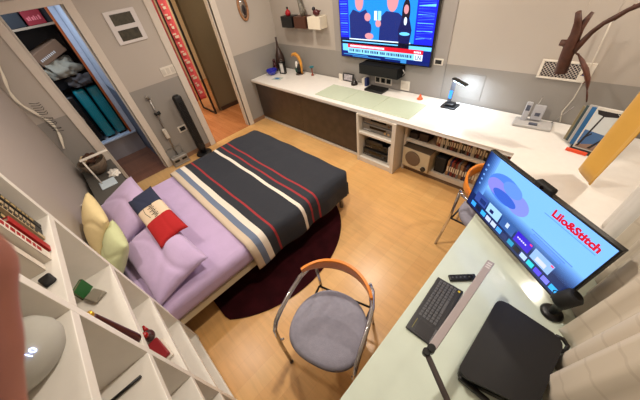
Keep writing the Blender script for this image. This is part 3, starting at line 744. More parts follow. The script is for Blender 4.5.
# ================================================================== THINGS ON THE COUNTER (left part)
CZ = .7505
t = thing('glass_bowl', 'cobalt blue glass bowl at the left end of the counter', 'bowl', (-4.22, 2.80, CZ))
g = G(); g.lathe([(.035, 0), (.06, .012), (.088, .05), (.1, .085), (.093, .088), (.08, .05), (.05, .022), (0, .018)], 28); g.obj('bowl', mat('cobalt_glass', (.06, .10, .62), .12, coat=.6), t)
g = G(); g.lathe([(.03, 0), (.04, .0), (.034, .012)], 20); g.obj('foot', mat('cobalt_glass', (.06, .10, .62), .12), t)
t = thing('long_neck_vase', 'dark brown long-necked vase against the counter corner', 'vase', (-4.24, 3.05, CZ))
g = G(); g.lathe([(0, 0), (.05, 0), (.07, .05), (.085, .14), (.075, .24), (.045, .32), (.022, .38), (.014, .46), (.016, .53), (.01, .53)], 24); g.obj('vessel', mat('dark_brown_glaze', (.20, .12, .09), .35, noise=.3, nscale=20), t)
t = thing('seated_figurine', 'small dark maroon seated figurine behind the blue bowl', 'figurine', (-4.30, 2.95, CZ))
g = G(); g.ell((0, 0, .05), (.05, .045, .055)); g.tube([(0, 0, .08), (0, 0, .15)], [.04, .025], 12); g.ell((0, 0, .18), (.027, .027, .032)); g.tube([(.035, 0, .12), (.055, -.03, .07), (.02, -.05, .05)], .012, 8); g.obj('body', mat('maroon_clay', (.25, .09, .11), .5), t)
t = thing('photo_lantern', 'small black lantern frame with a white pane and top ring', 'lantern', (-4.06, 2.93, CZ), .25)
g = G()
for a in (-.055, .045): g.box(a, a + .012, -.03, .03, 0, .19, .002)
for z in (0, .178): g.box(-.055, .057, -.03, .03, z, z + .012, .002)
g.obj('frame', black, t)
g = G(); g.box(-.043, .045, -.012, -.006, .014, .176); g.obj('pane', mat('pane_white', (.85, .84, .82), .3), t)
g = G(); g.tube([(.001 + .022 * math.cos(a), 0, .212 + .022 * math.sin(a)) for a in [2 * PI * i / 16 for i in range(17)]], .004, 6); g.obj('ring', steel, t)
t = thing('coaster_card', 'pale card with a blue patch lying flat near the blue bowl', 'card', (-3.95, 2.70, CZ), .3)
g = G(); g.box(-.09, .09, -.06, .06, 0, .004, .001); g.obj('card', mat('card_pale', (.72, .76, .72), .5), t)
g = G(); g.box(-.04, .04, -.03, .03, .004, .006); g.obj('patch', mat('card_blue', (.20, .45, .68), .5), t)
t = thing('toucan_sculpture', 'toucan sculpture with an arched yellow-orange beak on the counter', 'sculpture', (-3.74, 3.04, CZ))
g = G(); arc = [(.06, 0, .02), (.075, 0, .12), (.065, 0, .21), (.03, 0, .28), (-.04, 0, .31), (-.11, 0, .30), (-.15, 0, .265)]
g.tube(arc, [.015, .02, .024, .028, .028, .022, .008], 14); g.obj('beak', mat('beak_orange', (.80, .55, .20), .35, noise=.3, nscale=14), t)
g = G(); g.ell((.0, 0, .085), (.045, .04, .085)); g.obj('torso', black, t)
g = G(); g.ell((-.022, -.02, .15), (.022, .025, .06)); g.obj('breast', mat('breast_white', (.9, .88, .85), .5), t)
g = G(); g.ell((-.06, 0, .06), (.03, .03, .05)); g.obj('wing', mat('wing_green', (.05, .28, .20), .5), t)
g = G(); g.lathe([(0, -.0), (.07, 0), (.07, .008), (0, .008)], 20); g.obj('base', darkwood, t)
t = thing('candle_holder', 'small colourful figure holder right of the toucan sculpture', 'candle holder', (-3.46, 3.08, CZ))
g = G(); g.lathe([(0, 0), (.022, 0), (.02, .02), (.008, .04), (.01, .1), (.018, .12)], 14); g.obj('stem', mat('copper', (.55, .25, .16), .4), t)
g = G(); g.lathe([(.012, .12), (.034, .125), (.036, .145), (.012, .15), (0, .15)], 16); g.obj('dish', mat('turquoise', (.14, .45, .50), .4), t)
t = thing('framed_photo', 'little black photo frame leaning on the wall below the television', 'photo frame', (-2.72, 3.13, CZ))
mt = Matrix.Rotation(-.12, 4, 'X')
g = G(); g.box(-.10, .10, -.006, .006, 0, .115, .003, mt); g.obj('frame', black, t)
g = G(); g.box(-.08, .08, -.0085, -.006, .017, .1, 0, mt); g.obj('photo', mat('photo_pale', (.66, .64, .66), .3, noise=.5, nscale=30), t)
box_thing('white_card', white, -2.90, -2.83, 3.12, 3.14, CZ, CZ + .09, 'little white card left of the black photo frame', 'card', bev=.002)
t = thing('black_figurine', 'small black puck with a knob beside the photo frame', 'ornament', (-2.55, 3.07, CZ))
g = G(); g.lathe([(0, 0), (.05, 0), (.052, .02), (.04, .04), (.02, .05), (.02, .08), (0, .085)], 20); g.obj('body', mat('dark_brown_gloss', (.10, .06, .05), .3), t)
t = thing('small_carton', 'tiny blue and white carton between the photo frame and sockets', 'box', (-2.38, 3.12, CZ))
g = G(); g.box(-.05, .0, -.03, .03, 0, .1, .002); g.obj('white_half', white, t)
g = G(); g.box(.0005, .04, -.03, .03, 0, .11, .002); g.obj('blue_half', mat('carton_blue', (.12, .18, .40), .5), t)
box_thing('set_top_box', black, -2.28, -1.99, 2.95, 3.12, CZ, CZ + .03, 'flat black set-top box on the counter under the television', 'set-top box', -.02)
t = thing('orange_toy', 'tiny orange cone toy on the counter near the desk lamp', 'toy', (-1.49, 3.05, CZ))
g = G(); g.lathe([(0, 0), (.035, 0), (.035, .01), (.02, .02), (.012, .05), (0, .07)], 16); g.obj('cone', mat('orange_plastic', (.92, .36, .14), .4), t)

# ================================================================== TELEVISION
TY = 3.115
tv = thing('television', 'large flat television showing a news broadcast on the back wall', 'television', (-2.17, TY, 1.10))
TX0, TX1, TZ0, TZ1 = P(341, 54, y=TY).x, P(430.7, 65.5, y=TY).x, P(342, 55, y=TY).z, 0
TX0, TX1 = -2.81, -1.455
TZ0 = 1.10; TZ1 = TZ0 + .80
g = G(); g.box(TX0, TX1, TY, TY + .035, TZ0, TZ1, .003); g.obj('housing', black, tv, True)
g = G(); g.box(-2.4, -1.9, TY + .035, YB - .013, TZ0 + .15, TZ0 + .5); g.obj('wall_bracket', black, tv, True)
g = G(); g.sheet(lambda a, b: (TX0 + .012 + (TX1 - TX0 - .024) * a, TY - .0015, TZ0 + .014 + (TZ1 - TZ0 - .024) * b), 1, 1)
scr = g.obj('screen', emi('tv_back_blue', (.05, .10, .45), 1.0), tv, True)
layer = [TY - .002]
def tvq(g, u0, v0, u1, v1, m, sk=None):
    """rectangle on the screen in fractions of its width / height from the bottom-left"""
    W = TX1 - TX0 - .024; Hh = TZ1 - TZ0 - .024; g.m(m); y = layer[0]; layer[0] -= .00004
    ox, oz = TX0 + .012, TZ0 + .014
    pts = [(u0, v0), (u1, v0), (u1, v1), (u0, v1)] if sk is None else sk
    vs = [g.bm.verts.new((ox + W * a, y, oz + Hh * b)) for a, b in pts]; g._f(vs)
def tve(g, cu_, cv, ru, rv, m, n=20):
    tvq(g, 0, 0, 0, 0, m, [(cu_ + ru * math.cos(2 * PI * i / n), cv + rv * math.sin(2 * PI * i / n)) for i in range(n)])
g = G()
E1 = 1.3
bl_deep = emi('tv_royal', (.08, .12, .80), E1); bl_cy = emi('tv_cyan', (.40, .75, .98), E1); bl_sky = emi('tv_sky', (.10, .50, .86), E1)
suit = emi('tv_suit', (.10, .15, .40), E1); skin = emi('tv_skin', (.78, .52, .55), E1); whi = emi('tv_white', (.85, .93, 1), E1)
redt = emi('tv_red', (.80, .08, .16), E1); tick = emi('tv_ticker', (.50, .78, .95), E1); dk = emi('tv_dark', (.02, .03, .12), E1)
tvq(g, 0, .30, .115, 1, bl_deep); tvq(g, .83, .25, 1, 1, bl_deep)
rd = random.Random(2)
for k in range(20):
    v = .34 + k * .033
    tvq(g, 0, 0, 0, 0, bl_cy if k % 3 == 0 else emi('tv_blue2', (.20, .35, .95), E1), [(.845, v), (.985, v + rd.uniform(-.03, .03)), (.985, v + .006 + rd.uniform(-.02, .02)), (.845, v + .008)])
    tvq(g, .01, v, .10, v + .007, bl_cy if k % 4 == 1 else emi('tv_blue2', (.20, .35, .95), E1))
tvq(g, .115, .28, .83, 1, bl_sky)
tvq(g, .115, .275, .80, .29, whi)
# two suited people
tvq(g, 0, 0, 0, 0, suit, [(.125, .29), (.125, .62), (.17, .70), (.25, .66), (.32, .70), (.36, .62), (.37, .29)])
tve(g, .245, .80, .048, .12, skin); tve(g, .245, .90, .052, .05, emi('tv_hair', (.55, .50, .50), E1))
tvq(g, 0, 0, 0, 0, suit, [(.47, .29), (.48, .60), (.54, .68), (.66, .66), (.74, .58), (.75, .29)])
tve(g, .60, .80, .055, .13, skin); tve(g, .60, .93, .06, .05, emi('tv_hair2', (.25, .20, .25), E1))
tve(g, .34, .60, .035, .055, skin); tve(g, .365, .45, .02, .07, suit); tve(g, .36, .34, .05, .045, skin); tve(g, .46, .52, .03, .05, skin)
tvq(g, .415, .56, .445, .68, whi); tvq(g, .455, .56, .49, .68, emi('tv_card', (.55, .80, .92), E1))
# presenter
tve(g, .735, .66, .038, .16, emi('tv_dark_hair', (.10, .07, .12), E1)); tve(g, .735, .70, .022, .055, skin)
tvq(g, 0, 0, 0, 0, emi('tv_suit2', (.07, .08, .28), E1), [(.69, .14), (.67, .45), (.70, .60), (.77, .60), (.80, .45), (.78, .14)])
tve(g, .735, .56, .014, .05, whi); tve(g, .735, .40, .05, .022, bl_cy)
# lower strip
tvq(g, 0, .20, 1, .275, dk); tvq(g, .02, .235, .68, .25, bl_cy); tvq(g, .79, .2, 1, .25, bl_cy)
tvq(g, .09, .145, .93, .205, redt); tvq(g, .02, .09, .09, .20, bl_cy)
for k in range(30):
    u = .12 + k * .014; tvq(g, u, .16, u + .009, .19, whi)
for k in range(5): tvq(g, .845 + k * .014, .16, .854 + k * .014, .185, whi)
tvq(g, .09, .06, .85, .145, tick); tvq(g, .85, .06, .93, .145, whi)
rd = random.Random(4); u = .11
while u < .83:
    w = rd.uniform(.006, .016); tvq(g, u, .085, u + w, .125, emi('tv_ticker_text', (.05, .10, .25), E1)); u += w + (.007 if rd.random() < .8 else .02)
tvq(g, 0, 0, 1, .055, emi('tv_navy', (.03, .10, .36), E1))
for a, b, c, d in ((.03, .03, .35, .045), (.15, .01, .5, .022), (.55, .035, .78, .05), (.72, .0, .78, .055)): tvq(g, a, b, c, d, emi('tv_teal', (.20, .50, .75), E1))
o = g.obj('broadcast_picture', None, tv, True)
for p in o.data.polygons: pass
g = G(); text_bm(g, 'LN', (TX0 + .012 + 1.336 * .857, layer[0] - .0003, TZ0 + .014 + .776 * .075), (1, 0, 0), (0, 0, 1), .062, .0001, .001)
g.obj('channel_logo', emi('tv_ticker_text', (.05, .10, .25), E1), tv, True)

# centre speaker under TV
t = thing('soundbar_speaker', 'black centre loudspeaker mounted on the wall below the television', 'speaker', (-2.10, 3.08, .945))
g = G(); g.box(-.31, .30, -.075, .096, .0, .13, .008); g.obj('cabinet', mat('speaker_black', (.035, .035, .035), .85, spec=.2), t)
g = G(); g.box(-.30, .29, -.08, -.075, .008, .122, .002); g.obj('grille', mat('grille_black', (.03, .03, .03), .9, bump=.4, bscale=500), t)
g = G(); g.tube([(.31, .02, .03), (.335, .02, .06), (.31, .02, .1)], .008, 8); g.obj('bracket', steel, t)

# ================================================================== LITTLE CUBE SHELVES WITH FIGURES
SZ = 1.43
for x0, x1, c, nm, lb in ((-3.99, -3.73, (.06, .06, .07), 'black', 'black open cube wall shelf, leftmost of the three'), (-3.68, -3.43, (.30, .17, .12), 'brown', 'brown cube wall shelf between the black and white ones'), (-3.37, -3.12, (.88, .84, .76), 'white', 'white cube wall shelf nearest the television')):
    t = thing('wall_cube_shelf', lb, 'shelf', ((x0 + x1) / 2, YB, SZ))
    w = (x1 - x0) / 2; m = mat('cube_' + nm, c, .45)
    g = G(); g.box(-w, w, -.15, 0, 0, .012, .002); g.box(-w, w, -.15, 0, .138, .15, .002); g.box(-w, -w + .012, -.15, 0, .012, .138); g.box(w - .012, w, -.15, 0, .012, .138); g.obj('shell', m, t)
    g = G(); g.box(-w + .012, w - .012, -.15, -.138, .012, .138); g.obj('front_panel', m, t)
t = thing('perfume_bottle', 'small red round bottle with a dark cap on the black cube shelf', 'bottle', (-3.86, YB - .09, SZ + .151))
g = G(); g.lathe([(0, 0), (.035, 0), (.045, .03), (.035, .06), (.014, .075), (.012, .085)], 18); g.obj('flask', mat('red_glass', (.62, .10, .14), .2), t)
g = G(); g.lathe([(.014, .085), (.016, .11), (0, .112)], 12); g.obj('cap', black, t)
t = thing('striped_sculpture', 'tall grey striped bird sculpture on the brown cube shelf', 'sculpture', (-3.55, YB - .09, SZ + .151))
g = G(); g.tube([(.03, 0, 0), (.035, 0, .05), (.01, 0, .12), (-.02, 0, .2), (-.03, 0, .3), (0, 0, .36)], [.03, .045, .035, .025, .02, .01], 14); g.obj('body', mat('grey_stripes', (.40, .38, .34), .5, noise=.6, nscale=40), t)
g = G(); g.tube([(0, 0, .36), (.05, -.02, .35)], [.01, .003], 8); g.obj('beak', black, t)
t = thing('bird_figurine', 'small dark red bird figurine on the white cube shelf', 'figurine', (-3.24, YB - .09, SZ + .151))
g = G(); g.ell((.01, 0, .04), (.06, .035, .04)); g.obj('body', mat('bird_maroon', (.28, .06, .08), .4), t)
g = G(); g.ell((-.035, 0, .085), (.026, .024, .026)); g.obj('head', mat('bird_dark', (.12, .12, .14), .4), t)
g = G(); g.tube([(.05, 0, .05), (.10, 0, .065)], [.02, .006], 8); g.obj('tail', mat('bird_maroon', (.28, .06, .08), .4), t)

# vent in the wall
t = thing('wall_vent', 'white framed ventilation grille with diamond mesh on the back wall', 'vent', (-.25, YB, 1.20))
g = G()
for a, b, c, d in ((-.19, .185, .062, .078), (-.19, .185, -.078, -.062), (-.19, -.168, -.062, .062), (.10, .185, -.062, .062)): g.box(a, b, -.018, 0, c, d, .002)
g.obj('frame', white, t)
g = G(); g.box(-.168, .10, -.004, 0, -.062, .062); g.obj('backing', mat('vent_dark', (.16, .14, .18), .7), t)
g = G()
for k in range(15):
    x = -.28 + k * .026
    for sgn in (1, -1):
        a0, a1 = (x, x + .13) if sgn > 0 else (x + .13, x)
        z0, z1 = -.065, .065; p0 = [a0, z0]; p1 = [a1, z1]
        # clip to opening
        def clip(p, q):
            (x0, z0_), (x1, z1_) = p, q
            for lim, s_ in ((-.19, 1), (.10, -1)):
                if (x0 - lim) * s_ < 0 and (x1 - lim) * s_ < 0: return None
                if (x0 - lim) * s_ < 0: f = (lim - x0) / (x1 - x0); z0_ = z0_ + f * (z1_ - z0_); x0 = lim
                if (x1 - lim) * s_ < 0: f = (lim - x0) / (x1 - x0); z1_ = z0_ + f * (z1_ - z0_); x1 = lim
            return (x0, z0_), (x1, z1_)
        r = clip(p0, p1)
        if r: g.cyl((r[0][0], -.009, r[0][1]), (r[1][0], -.009, r[1][1]), .0024, seg=4)
g.obj('mesh', mat('vent_wire', (.78, .74, .70), .5), t)
g = G(); g.box(.125, .165, -.021, -.018, -.02, .005); g.obj('blue_label', mat('label_blue', (.18, .24, .50), .5), t)
# raised square panel on the wall by the lamp
box_thing('wall_panel', mat('panel_grey', (.55, .53, .505), .6), -1.12, -.86, YB - .006, YB - .0005, .80, 1.07, 'shallow grey square access panel in the wall behind the desk lamp', 'wall panel', bev=.002)
# white cable on wall
g = G()
pts = [P(611, 22, y=3.15), P(601, 44, y=3.15), P(590, 68, y=3.165), P(583, 82, y=3.165), P(574, 98, y=3.165), P(562, 112, y=3.165), P(560, 122, y=3.16)]
pts = [Vector((p.x, min(p.y, 3.175), max(p.z, .76))) for p in pts]
g.tube(pts, .0045, 8)
solo(g, 'wall_cable', mat('cable_white', (.80, .77, .72), .5), pts[-1], 'thin white cable running down the back wall beside the vent', 'cable')

# ================================================================== BRANCH SCULPTURE
BY = 2.6
br = thing('branch_sculpture', 'dark brown cut wooden branch with a hanging leaf, in front of the vent', 'sculpture', P(560, 72, y=BY))
def bp(u, v, dy=0): 
    q = P(u, v, y=BY + dy); return q
g = G(); g.tube([bp(560.5, 72.5), bp(565, 60), bp(570, 46), bp(575, 34), bp(578, 22), bp(578.5, 12, -.02)], [.045, .045, .042, .030, .024, .018], 12, .85)
g.tube([bp(573, 42), bp(580, 29, .02), bp(587, 19, .03), bp(593, 12, .04)], [.032, .022, .017, .010], 10, .8)
g.tube([bp(570, 46), bp(565, 43), bp(560, 42.5)], [.03, .022, .018], 10); g.obj('trunk', walnut, br, True)
g = G(); g.tube([bp(573, 50), bp(582, 42), bp(592, 32), bp(604, 23), bp(616, 17), bp(628, 10), bp(642, 4), bp(660, -4)], [.03, .019, .015, .0135, .016, .013, .014, .011], 10)
g.tube([bp(614, 17.5), bp(616, 20)], [.012, .007], 8); g.tube([bp(632, 8), bp(635, 4)], [.008, .005], 8); g.obj('long_limb', walnut, br, True)
g = G()
g.tube([bp(572, 56), bp(575, 52.5), bp(579, 55)], [.008, .007, .007], 8); g.obj('twig', walnut, br, True)
g = G()
lp = [bp(578, 54), bp(582, 61), bp(586, 70), bp(588, 80), bp(587.5, 86), bp(587, 91)]
g.tube(lp, [.010, .032, .042, .040, .026, .008], 12, .35); g.tube([bp(583, 74), bp(580, 76)], [.012, .004], 8, .4); g.tube([bp(585, 82), bp(582, 84)], [.012, .003], 8, .4)
g.obj('leaf', mat('leaf_brown', (.33, .17, .12), .6, noise=.3, nscale=30), br, True)
g = G(); g.tube([bp(587, 90), bp(587, 96), bp(586.5, 102)], [.005, .006, .004], 8); g.obj('leaf_stem', walnut, br, True)
q = bp(616, 17)
g = G(); g.cyl(q, (q.x, q.y, ZC - .01), .0012, seg=6); q = bp(572, 40); g.cyl(q, (q.x, q.y, ZC - .01), .0012, seg=6); g.obj('hanging_thread', mat('thread', (.75, .72, .68), .6), br, True)

# ================================================================== DESK LAMP with blue light on the counter
t = thing('desk_lamp', 'black folding desk lamp with a blue display on the back counter', 'lamp', (-1.10, 3.02, CZ), .0)
g = G(); g.box(-.085, .085, -.075, .075, 0, .022, .008); g.obj('base', black, t)
g = G(); g.box(-.05, .05, -.045, .045, .0225, .05, .01); g.obj('riser', black, t)
mt = Matrix.Translation((-.03, .02, .03)) @ Matrix.Rotation(.06, 4, 'Y')
g = G(); g.box(-.022, .022, -.012, .012, 0, .27, .006, mt); g.obj('arm', mat('lamp_grey', (.30, .30, .32), .35, metal=.4), t)
g = G(); g.box(-.016, .016, -.0145, -.012, .06, .15, 0, mt); g.obj('display', emi('lamp_blue', (.10, .50, 1.0), 2.0), t)
mt2 = Matrix.Translation((-.012, .01, .30)) @ Matrix.Rotation(.12, 4, 'Y') @ Matrix.Rotation(-.4, 4, 'Z')
g = G(); g.box(-.025, .17, -.025, .025, -.008, .012, .006, mt2); g.obj('head', black, t)
g = G(); g.box(.0, .16, -.02, .02, -.0095, -.0082, 0, mt2); g.obj('light_strip', emi('cool_led', (.80, .90, 1.0), 25), t)

# ================================================================== PHONE / MAGAZINES
t = thing('cordless_phone', 'grey cordless phone base with two handsets and aerials on the counter', 'telephone', (-.28, 2.99, CZ), .1)
gp = mat('phone_grey', (.66, .66, .68), .4); gd = mat('phone_dark', (.30, .32, .38), .4)
g = G(); g.box(-.16, .15, -.07, .09, 0, .03, .01); g.obj('base', mat('phone_white', (.70, .69, .68), .4), t)
mt = Matrix.Translation((-.09, .03, .02)) @ Matrix.Rotation(-.25, 4, 'X')
g = G(); g.box(-.025, .025, -.014, .014, 0, .18, .009, mt); h_ = g.obj('handset', gp, t)
g = G(); g.box(-.016, .016, -.0155, -.014, .10, .15, 0, mt); g.obj('display', gd, h_)
mt = Matrix.Translation((.0, .04, .02)) @ Matrix.Rotation(-.25, 4, 'X')
g = G(); g.box(-.045, .045, -.014, .014, .02, .16, .008, mt); h_ = g.obj('answer_panel', gp, t)
g = G(); g.box(-.02, .02, -.0175, -.014, .06, .09, 0, mt); g.obj('speaker_key', gd, h_)
g = G(); g.box(-.035, .035, -.05, -.02, .03, .045, .004); g.obj('keypad', gd, t)
for x, a in ((-.04, .02), (.125, .10)):
    g = G(); g.cyl((x, .06, .02), (x + a, .08, .25 if x < 0 else .20), .004, .003, 8); g.obj('aerial', steel, t)
# magazine holder
t = thing('magazine_rack', 'orange-footed rack on the counter near the yellow curtain', 'magazine rack', (.19, 2.78, CZ), -.12)
g = G(); g.box(-.13, .15, -.09, .08, 0, .012, .003); g.obj('tray', mat('rack_dark', (.16, .15, .15), .5), t)
g = G(); g.box(-.14, .0, -.105, -.09, 0, .028, .004); g.obj('front_lip', mat('rack_orange', (.92, .30, .12), .4), t)
g = G(); g.box(-.13, .15, .08, .09, .0, .2, .003); g.obj('back_rest', mat('rack_dark', (.16, .15, .15), .5), t)
mags = [((.20, .42, .62), 'blue', .31), ((.72, .70, .68), 'pale grey', .315), ((.25, .32, .34), 'slate', .30), ((.55, .50, .38), 'khaki', .285)]
for i, (c, nm, hh) in enumerate(mags):
    m_ = thing('magazine', nm + '-spined magazine leaning behind the picture-cover one in the rack', 'magazine', (.175 - .012 * i, 2.785 + .018 * i, CZ + .0135), -.12, 'magazines in the rack')
    m_.rotation_euler = (-.20, 0, -.12)
    g = G(); g.box(-.135 - .006 * i, .13, -.006, .006, 0, hh, .002); g.obj('cover', mat('mag_' + nm.replace(' ', '_'), c, .35), m_)
m_ = thing('magazine', 'front magazine with a snowy sea and dark branches cover', 'magazine', (.195, 2.745, CZ + .0135), -.12, 'magazines in the rack')
m_.rotation_euler = (-.22, 0, -.12)
g = G(); g.box(-.125, .135, -.008, .008, 0, .33, .002); cv = g.obj('cover', mat('mag_cover', (.84, .82, .78), .3), m_)
g = G(); yy = -.0085
def cq(m, pts):
    global yy
    g.m(m); g._f([g.bm.verts.new((a, yy, b)) for a, b in pts]); yy -= .00012
cq(mat('sea_blue', (.28, .42, .60), .4), [(-.115, .04), (.125, .04), (.125, .13), (-.115, .155)])
cq(mat('beach_tan', (.58, .48, .42), .5), [(-.115, .01), (.125, .01), (.125, .05), (-.02, .06), (-.115, .03)])
cq(mat('sky_pale', (.80, .82, .82), .4), [(-.115, .155), (.125, .13), (.125, .31), (-.115, .31)])
dkb = mat('branch_dark', (.13, .11, .12), .5)
for w in ([(-.115, .31), (.0, .31), (.03, .285), (-.05, .27), (-.1, .28)], [(.0, .31), (.125, .31), (.125, .26), (.06, .28)], [(-.11, .02), (-.095, .02), (-.055, .28), (-.065, .28)], [(-.04, .02), (-.02, .02), (.04, .15), (.035, .155)], [(-.1, .09), (-.095, .08), (-.06, .13), (-.065, .14)], [(.03, .01), (.10, .01), (.12, .035), (.05, .03)]): cq(dkb, w)
g.obj('cover_picture', None, cv)

# ================================================================== CURTAINS (right)
def curtain_mat():
    m, n, b = nt('curtain_linen'); N = n.nodes; L = n.links
    tc = N.new('ShaderNodeTexCoord'); mp = N.new('ShaderNodeMapping'); mp.inputs['Scale'].default_value = (3, 3, 3); L.new(tc.outputs['Object'], mp.inputs[0])
    ck = N.new('ShaderNodeTexBrick'); ck.inputs['Scale'].default_value = 1; ck.inputs['Brick Width'].default_value = .9; ck.inputs['Row Height'].default_value = .5; ck.inputs['Mortar Size'].default_value = .02
    ck.inputs['Color1'].default_value = (*lin((.83, .78, .70)), 1); ck.inputs['Color2'].default_value = (*lin((.82, .765, .685)), 1); ck.inputs['Mortar'].default_value = (*lin((.79, .735, .655)), 1)
    sp = N.new('ShaderNodeSeparateXYZ'); cb = N.new('ShaderNodeCombineXYZ'); L.new(mp.outputs[0], sp.inputs[0]); L.new(sp.outputs['Y'], cb.inputs['X']); L.new(sp.outputs['Z'], cb.inputs['Y']); L.new(cb.outputs[0], ck.inputs['Vector'])
    L.new(ck.outputs['Color'], b.inputs['Base Color']); b.inputs['Roughness'].default_value = .85; b.inputs['Sheen Weight'].default_value = .2
    return m
lin_m = curtain_mat()
def curtain(name, y0, y1, xb, amp, wl, z0, m, label, ph=0, slope=0, hem=True):
    n = max(20, int((y1 - y0) / .012))
    t = thing(name, label, 'curtain', (xb, (y0 + y1) / 2, z0))
    def f(a, b):
        y = y0 + (y1 - y0) * a; z = z0 + (2.56 - z0) * b
        w = 2 * PI * (y - y0) / wl + ph
        am = amp * (1 - .35 * b) * (1 + .25 * math.sin(w * .37))
        tri = math.asin(.96 * math.sin(w + .5 * math.sin(w))) / 1.2 + .18 * math.sin(2.7 * w + 1 + .6 * b)
        return (xb + slope * (y - y0) + am * tri + .012 * math.sin(z * 1.7 + y * 5), y + .018 * math.cos(w) * (1 - b), z)
    g = G(); g.sheet(f, n, 26, .003); g.obj('fabric', m, t, True)
    g = G(); g.box(xb - .015, xb + .015, y0 - .02, y1 + .02, 2.56, 2.59, .004); g.obj('heading_rail', white, t, True)
    return t
curtain('window_curtain', -.30, .60, .435, .050, .17, .7515, lin_m, 'beige linen curtain panel nearest the camera behind the black case', 1.0)
curtain('window_curtain', .615, 1.22, .43, .050, .15, .7515, lin_m, 'beige linen curtain panel beside the desk microphone', .4)
curtain('window_curtain', 1.26, 1.60, .46, .045, .13, .7515, lin_m, 'beige linen curtain panel behind the right end of the smart monitor', 2.2)
curtain('sheer_curtain', 1.66, 1.94, .43, .03, .14, .7515, mat('sheer_white', (.86, .84, .81), .8), 'narrow white curtain panel between the beige curtains above the monitor corner', .4)
curtain('window_curtain', 2.0, 2.2, .52, .02, .10, .7515, lin_m, 'narrow beige curtain panel just in front of the yellow curtain', .4)
curtain('window_curtain', 2.66, 3.14, .55, .025, .16, .7515, lin_m, 'beige linen curtain panel in the corner behind the yellow curtain', .8)
# yellow curtain
ym = mat('yellow_cloth', (.84, .64, .25), .75, noise=.06, nscale=5, sheen=.2)
t = thing('yellow_curtain', 'mustard yellow folded curtain strip hanging over the counter corner', 'curtain', (.22, 2.3, .78))
ya = [Vector((.17, 2.36, .79)), Vector((.215, 2.27, .76)), Vector((.25, 2.22, .79))]
def yf(a, b):
    k = a * 2
    if k < 1: base = Vector((.165, 2.38, .80)).lerp(Vector((.235, 2.27, .765)), k)
    else: base = Vector((.235, 2.27, .765)).lerp(Vector((.262, 2.24, .80)), k - 1)
    top = Vector((.27, 2.50, 2.56)).lerp(Vector((.36, 1.98, 2.56)), a)
    p = base.lerp(top, b)
    p.x += .035 * max(0, 1 - abs(a - .45) * 3) * (1 - .3 * b); return p
g = G(); g.sheet(yf, 24, 20, .004); g.obj('fabric', ym, t, True)
g = G(); g.box(.26, .37, 1.96, 2.52, 2.56, 2.585, .003); g.obj('heading_rail', white, t, True)

# ================================================================== GLASS DESK
dk_ = thing('glass_desk', 'pale green glass-topped desk along the curtains', 'desk', (.1, .7, 0))
gt = mat('desk_glass_top', (.82, .86, .80), .10, noise=.03, nscale=8, spec=.5)
g = G(); g.box(-.225, .485, -.30, 1.66, .738, .75, .003); g.obj('glass_top', gt, dk_, True)
g = G(); g.box(-.20, .48, -.28, 1.64, .705, .7375, .003); g.obj('frame', white, dk_, True)
for x in (-.16, .34):
    for y in (-.15, 1.58):
        g = G(); g.box(x - .022, x + .022, y - .022, y + .022, 0, .705, .003); g.obj('leg', steel, dk_, True)
DZ = .7505
# keyboard
KB = thing('keyboard', 'dark grey keyboard with built-in touchpad on the glass desk', 'keyboard', (-.11, .745, DZ), PI / 2 + .03)
kd = mat('keyboard_dark', (.17, .17, .18), .45); kk = mat('key_grey', (.33, .33, .34), .5)
g = G(); g.box(-.185, .185, -.072, .072, 0, .014, .006); g.box(-.185, .185, -.072, -.055, 0, .02, .006) if 0 else None; g.obj('case', kd, KB)
for r in range(5):
    nk = 14
    for c in range(nk):
        if r == 4 and 4 <= c <= 8:
            if c != 4: continue
            x0 = .172 - c * .0185 - .0925 + .0; g = G(); g.box(x0 - .0, x0 + .0885, -.0, .015, .0142, .0175, .0015)
        x = -.085 + c * .0185
        y = .052 - r * .0195
        g = G()
        if r == 4 and c == 4: g.box(x, x + .0165 + 4 * .0185, y - .015, y, .0142, .0172, .0015)
        else: g.box(x, x + .0165, y - .015, y, .0142, .0172, .0015)
        g.obj('key', kk, KB)
g = G(); g.box(-.172, -.098, -.045, .035, .0142, .0152, .001); g.obj('touchpad', mat('pad_grey', (.21, .21, .22), .3), KB)
for k in range(2):
    g = G(); g.box(-.172 + k * .038, -.137 + k * .038, -.063, -.049, .0142, .0165, .001); g.obj('button', kk, KB)
g = G(); g.box(-.165, -.105, .045, .048, .0142, .0155); g.obj('yellow_line', mat('olive_line', (.50, .47, .20), .5), KB)
g = G(); g.cyl((.165, -.055, .0142), (.165, -.055, .0165), .006); g.obj('yellow_button', mat('yellow_dot', (.85, .75, .15), .4), KB)
g = G(); g.box(-.09, .15, -.063, -.053, .0142, .0155, .001); g.obj('hand_strip', mat('pad_grey', (.21, .21, .22), .3), KB)
# remote
t = thing('remote_control', 'slim black remote control lying above the keyboard', 'remote control', (-.085, 1.025, DZ), .05)
q0 = P(449, 278, z=DZ + .01); q1 = P(476, 277, z=DZ + .01)
t.location = ((q0.x + q1.x) / 2, (q0.y + q1.y) / 2, DZ); t.rotation_euler = (0, 0, math.atan2(q1.y - q0.y, q1.x - q0.x)); RL = (q1 - q0).length / 2
g = G(); g.box(-RL, RL, -.02, .02, 0, .016, .006); g.obj('body', black, t)
g = G(); g.lathe([(0, 0), (.014, 0), (.014, .002), (0, .002)], 20, Matrix.Translation((RL * .55, 0, .016))); g.obj('dpad', mat('gloss_black', (.03, .03, .03), .1), t)
for k in range(5):
    g = G(); g.cyl((-RL * .75 + k * .022, .0, .016), (-RL * .75 + k * .022, 0, .0175), .005); g.obj('button', kk, t)
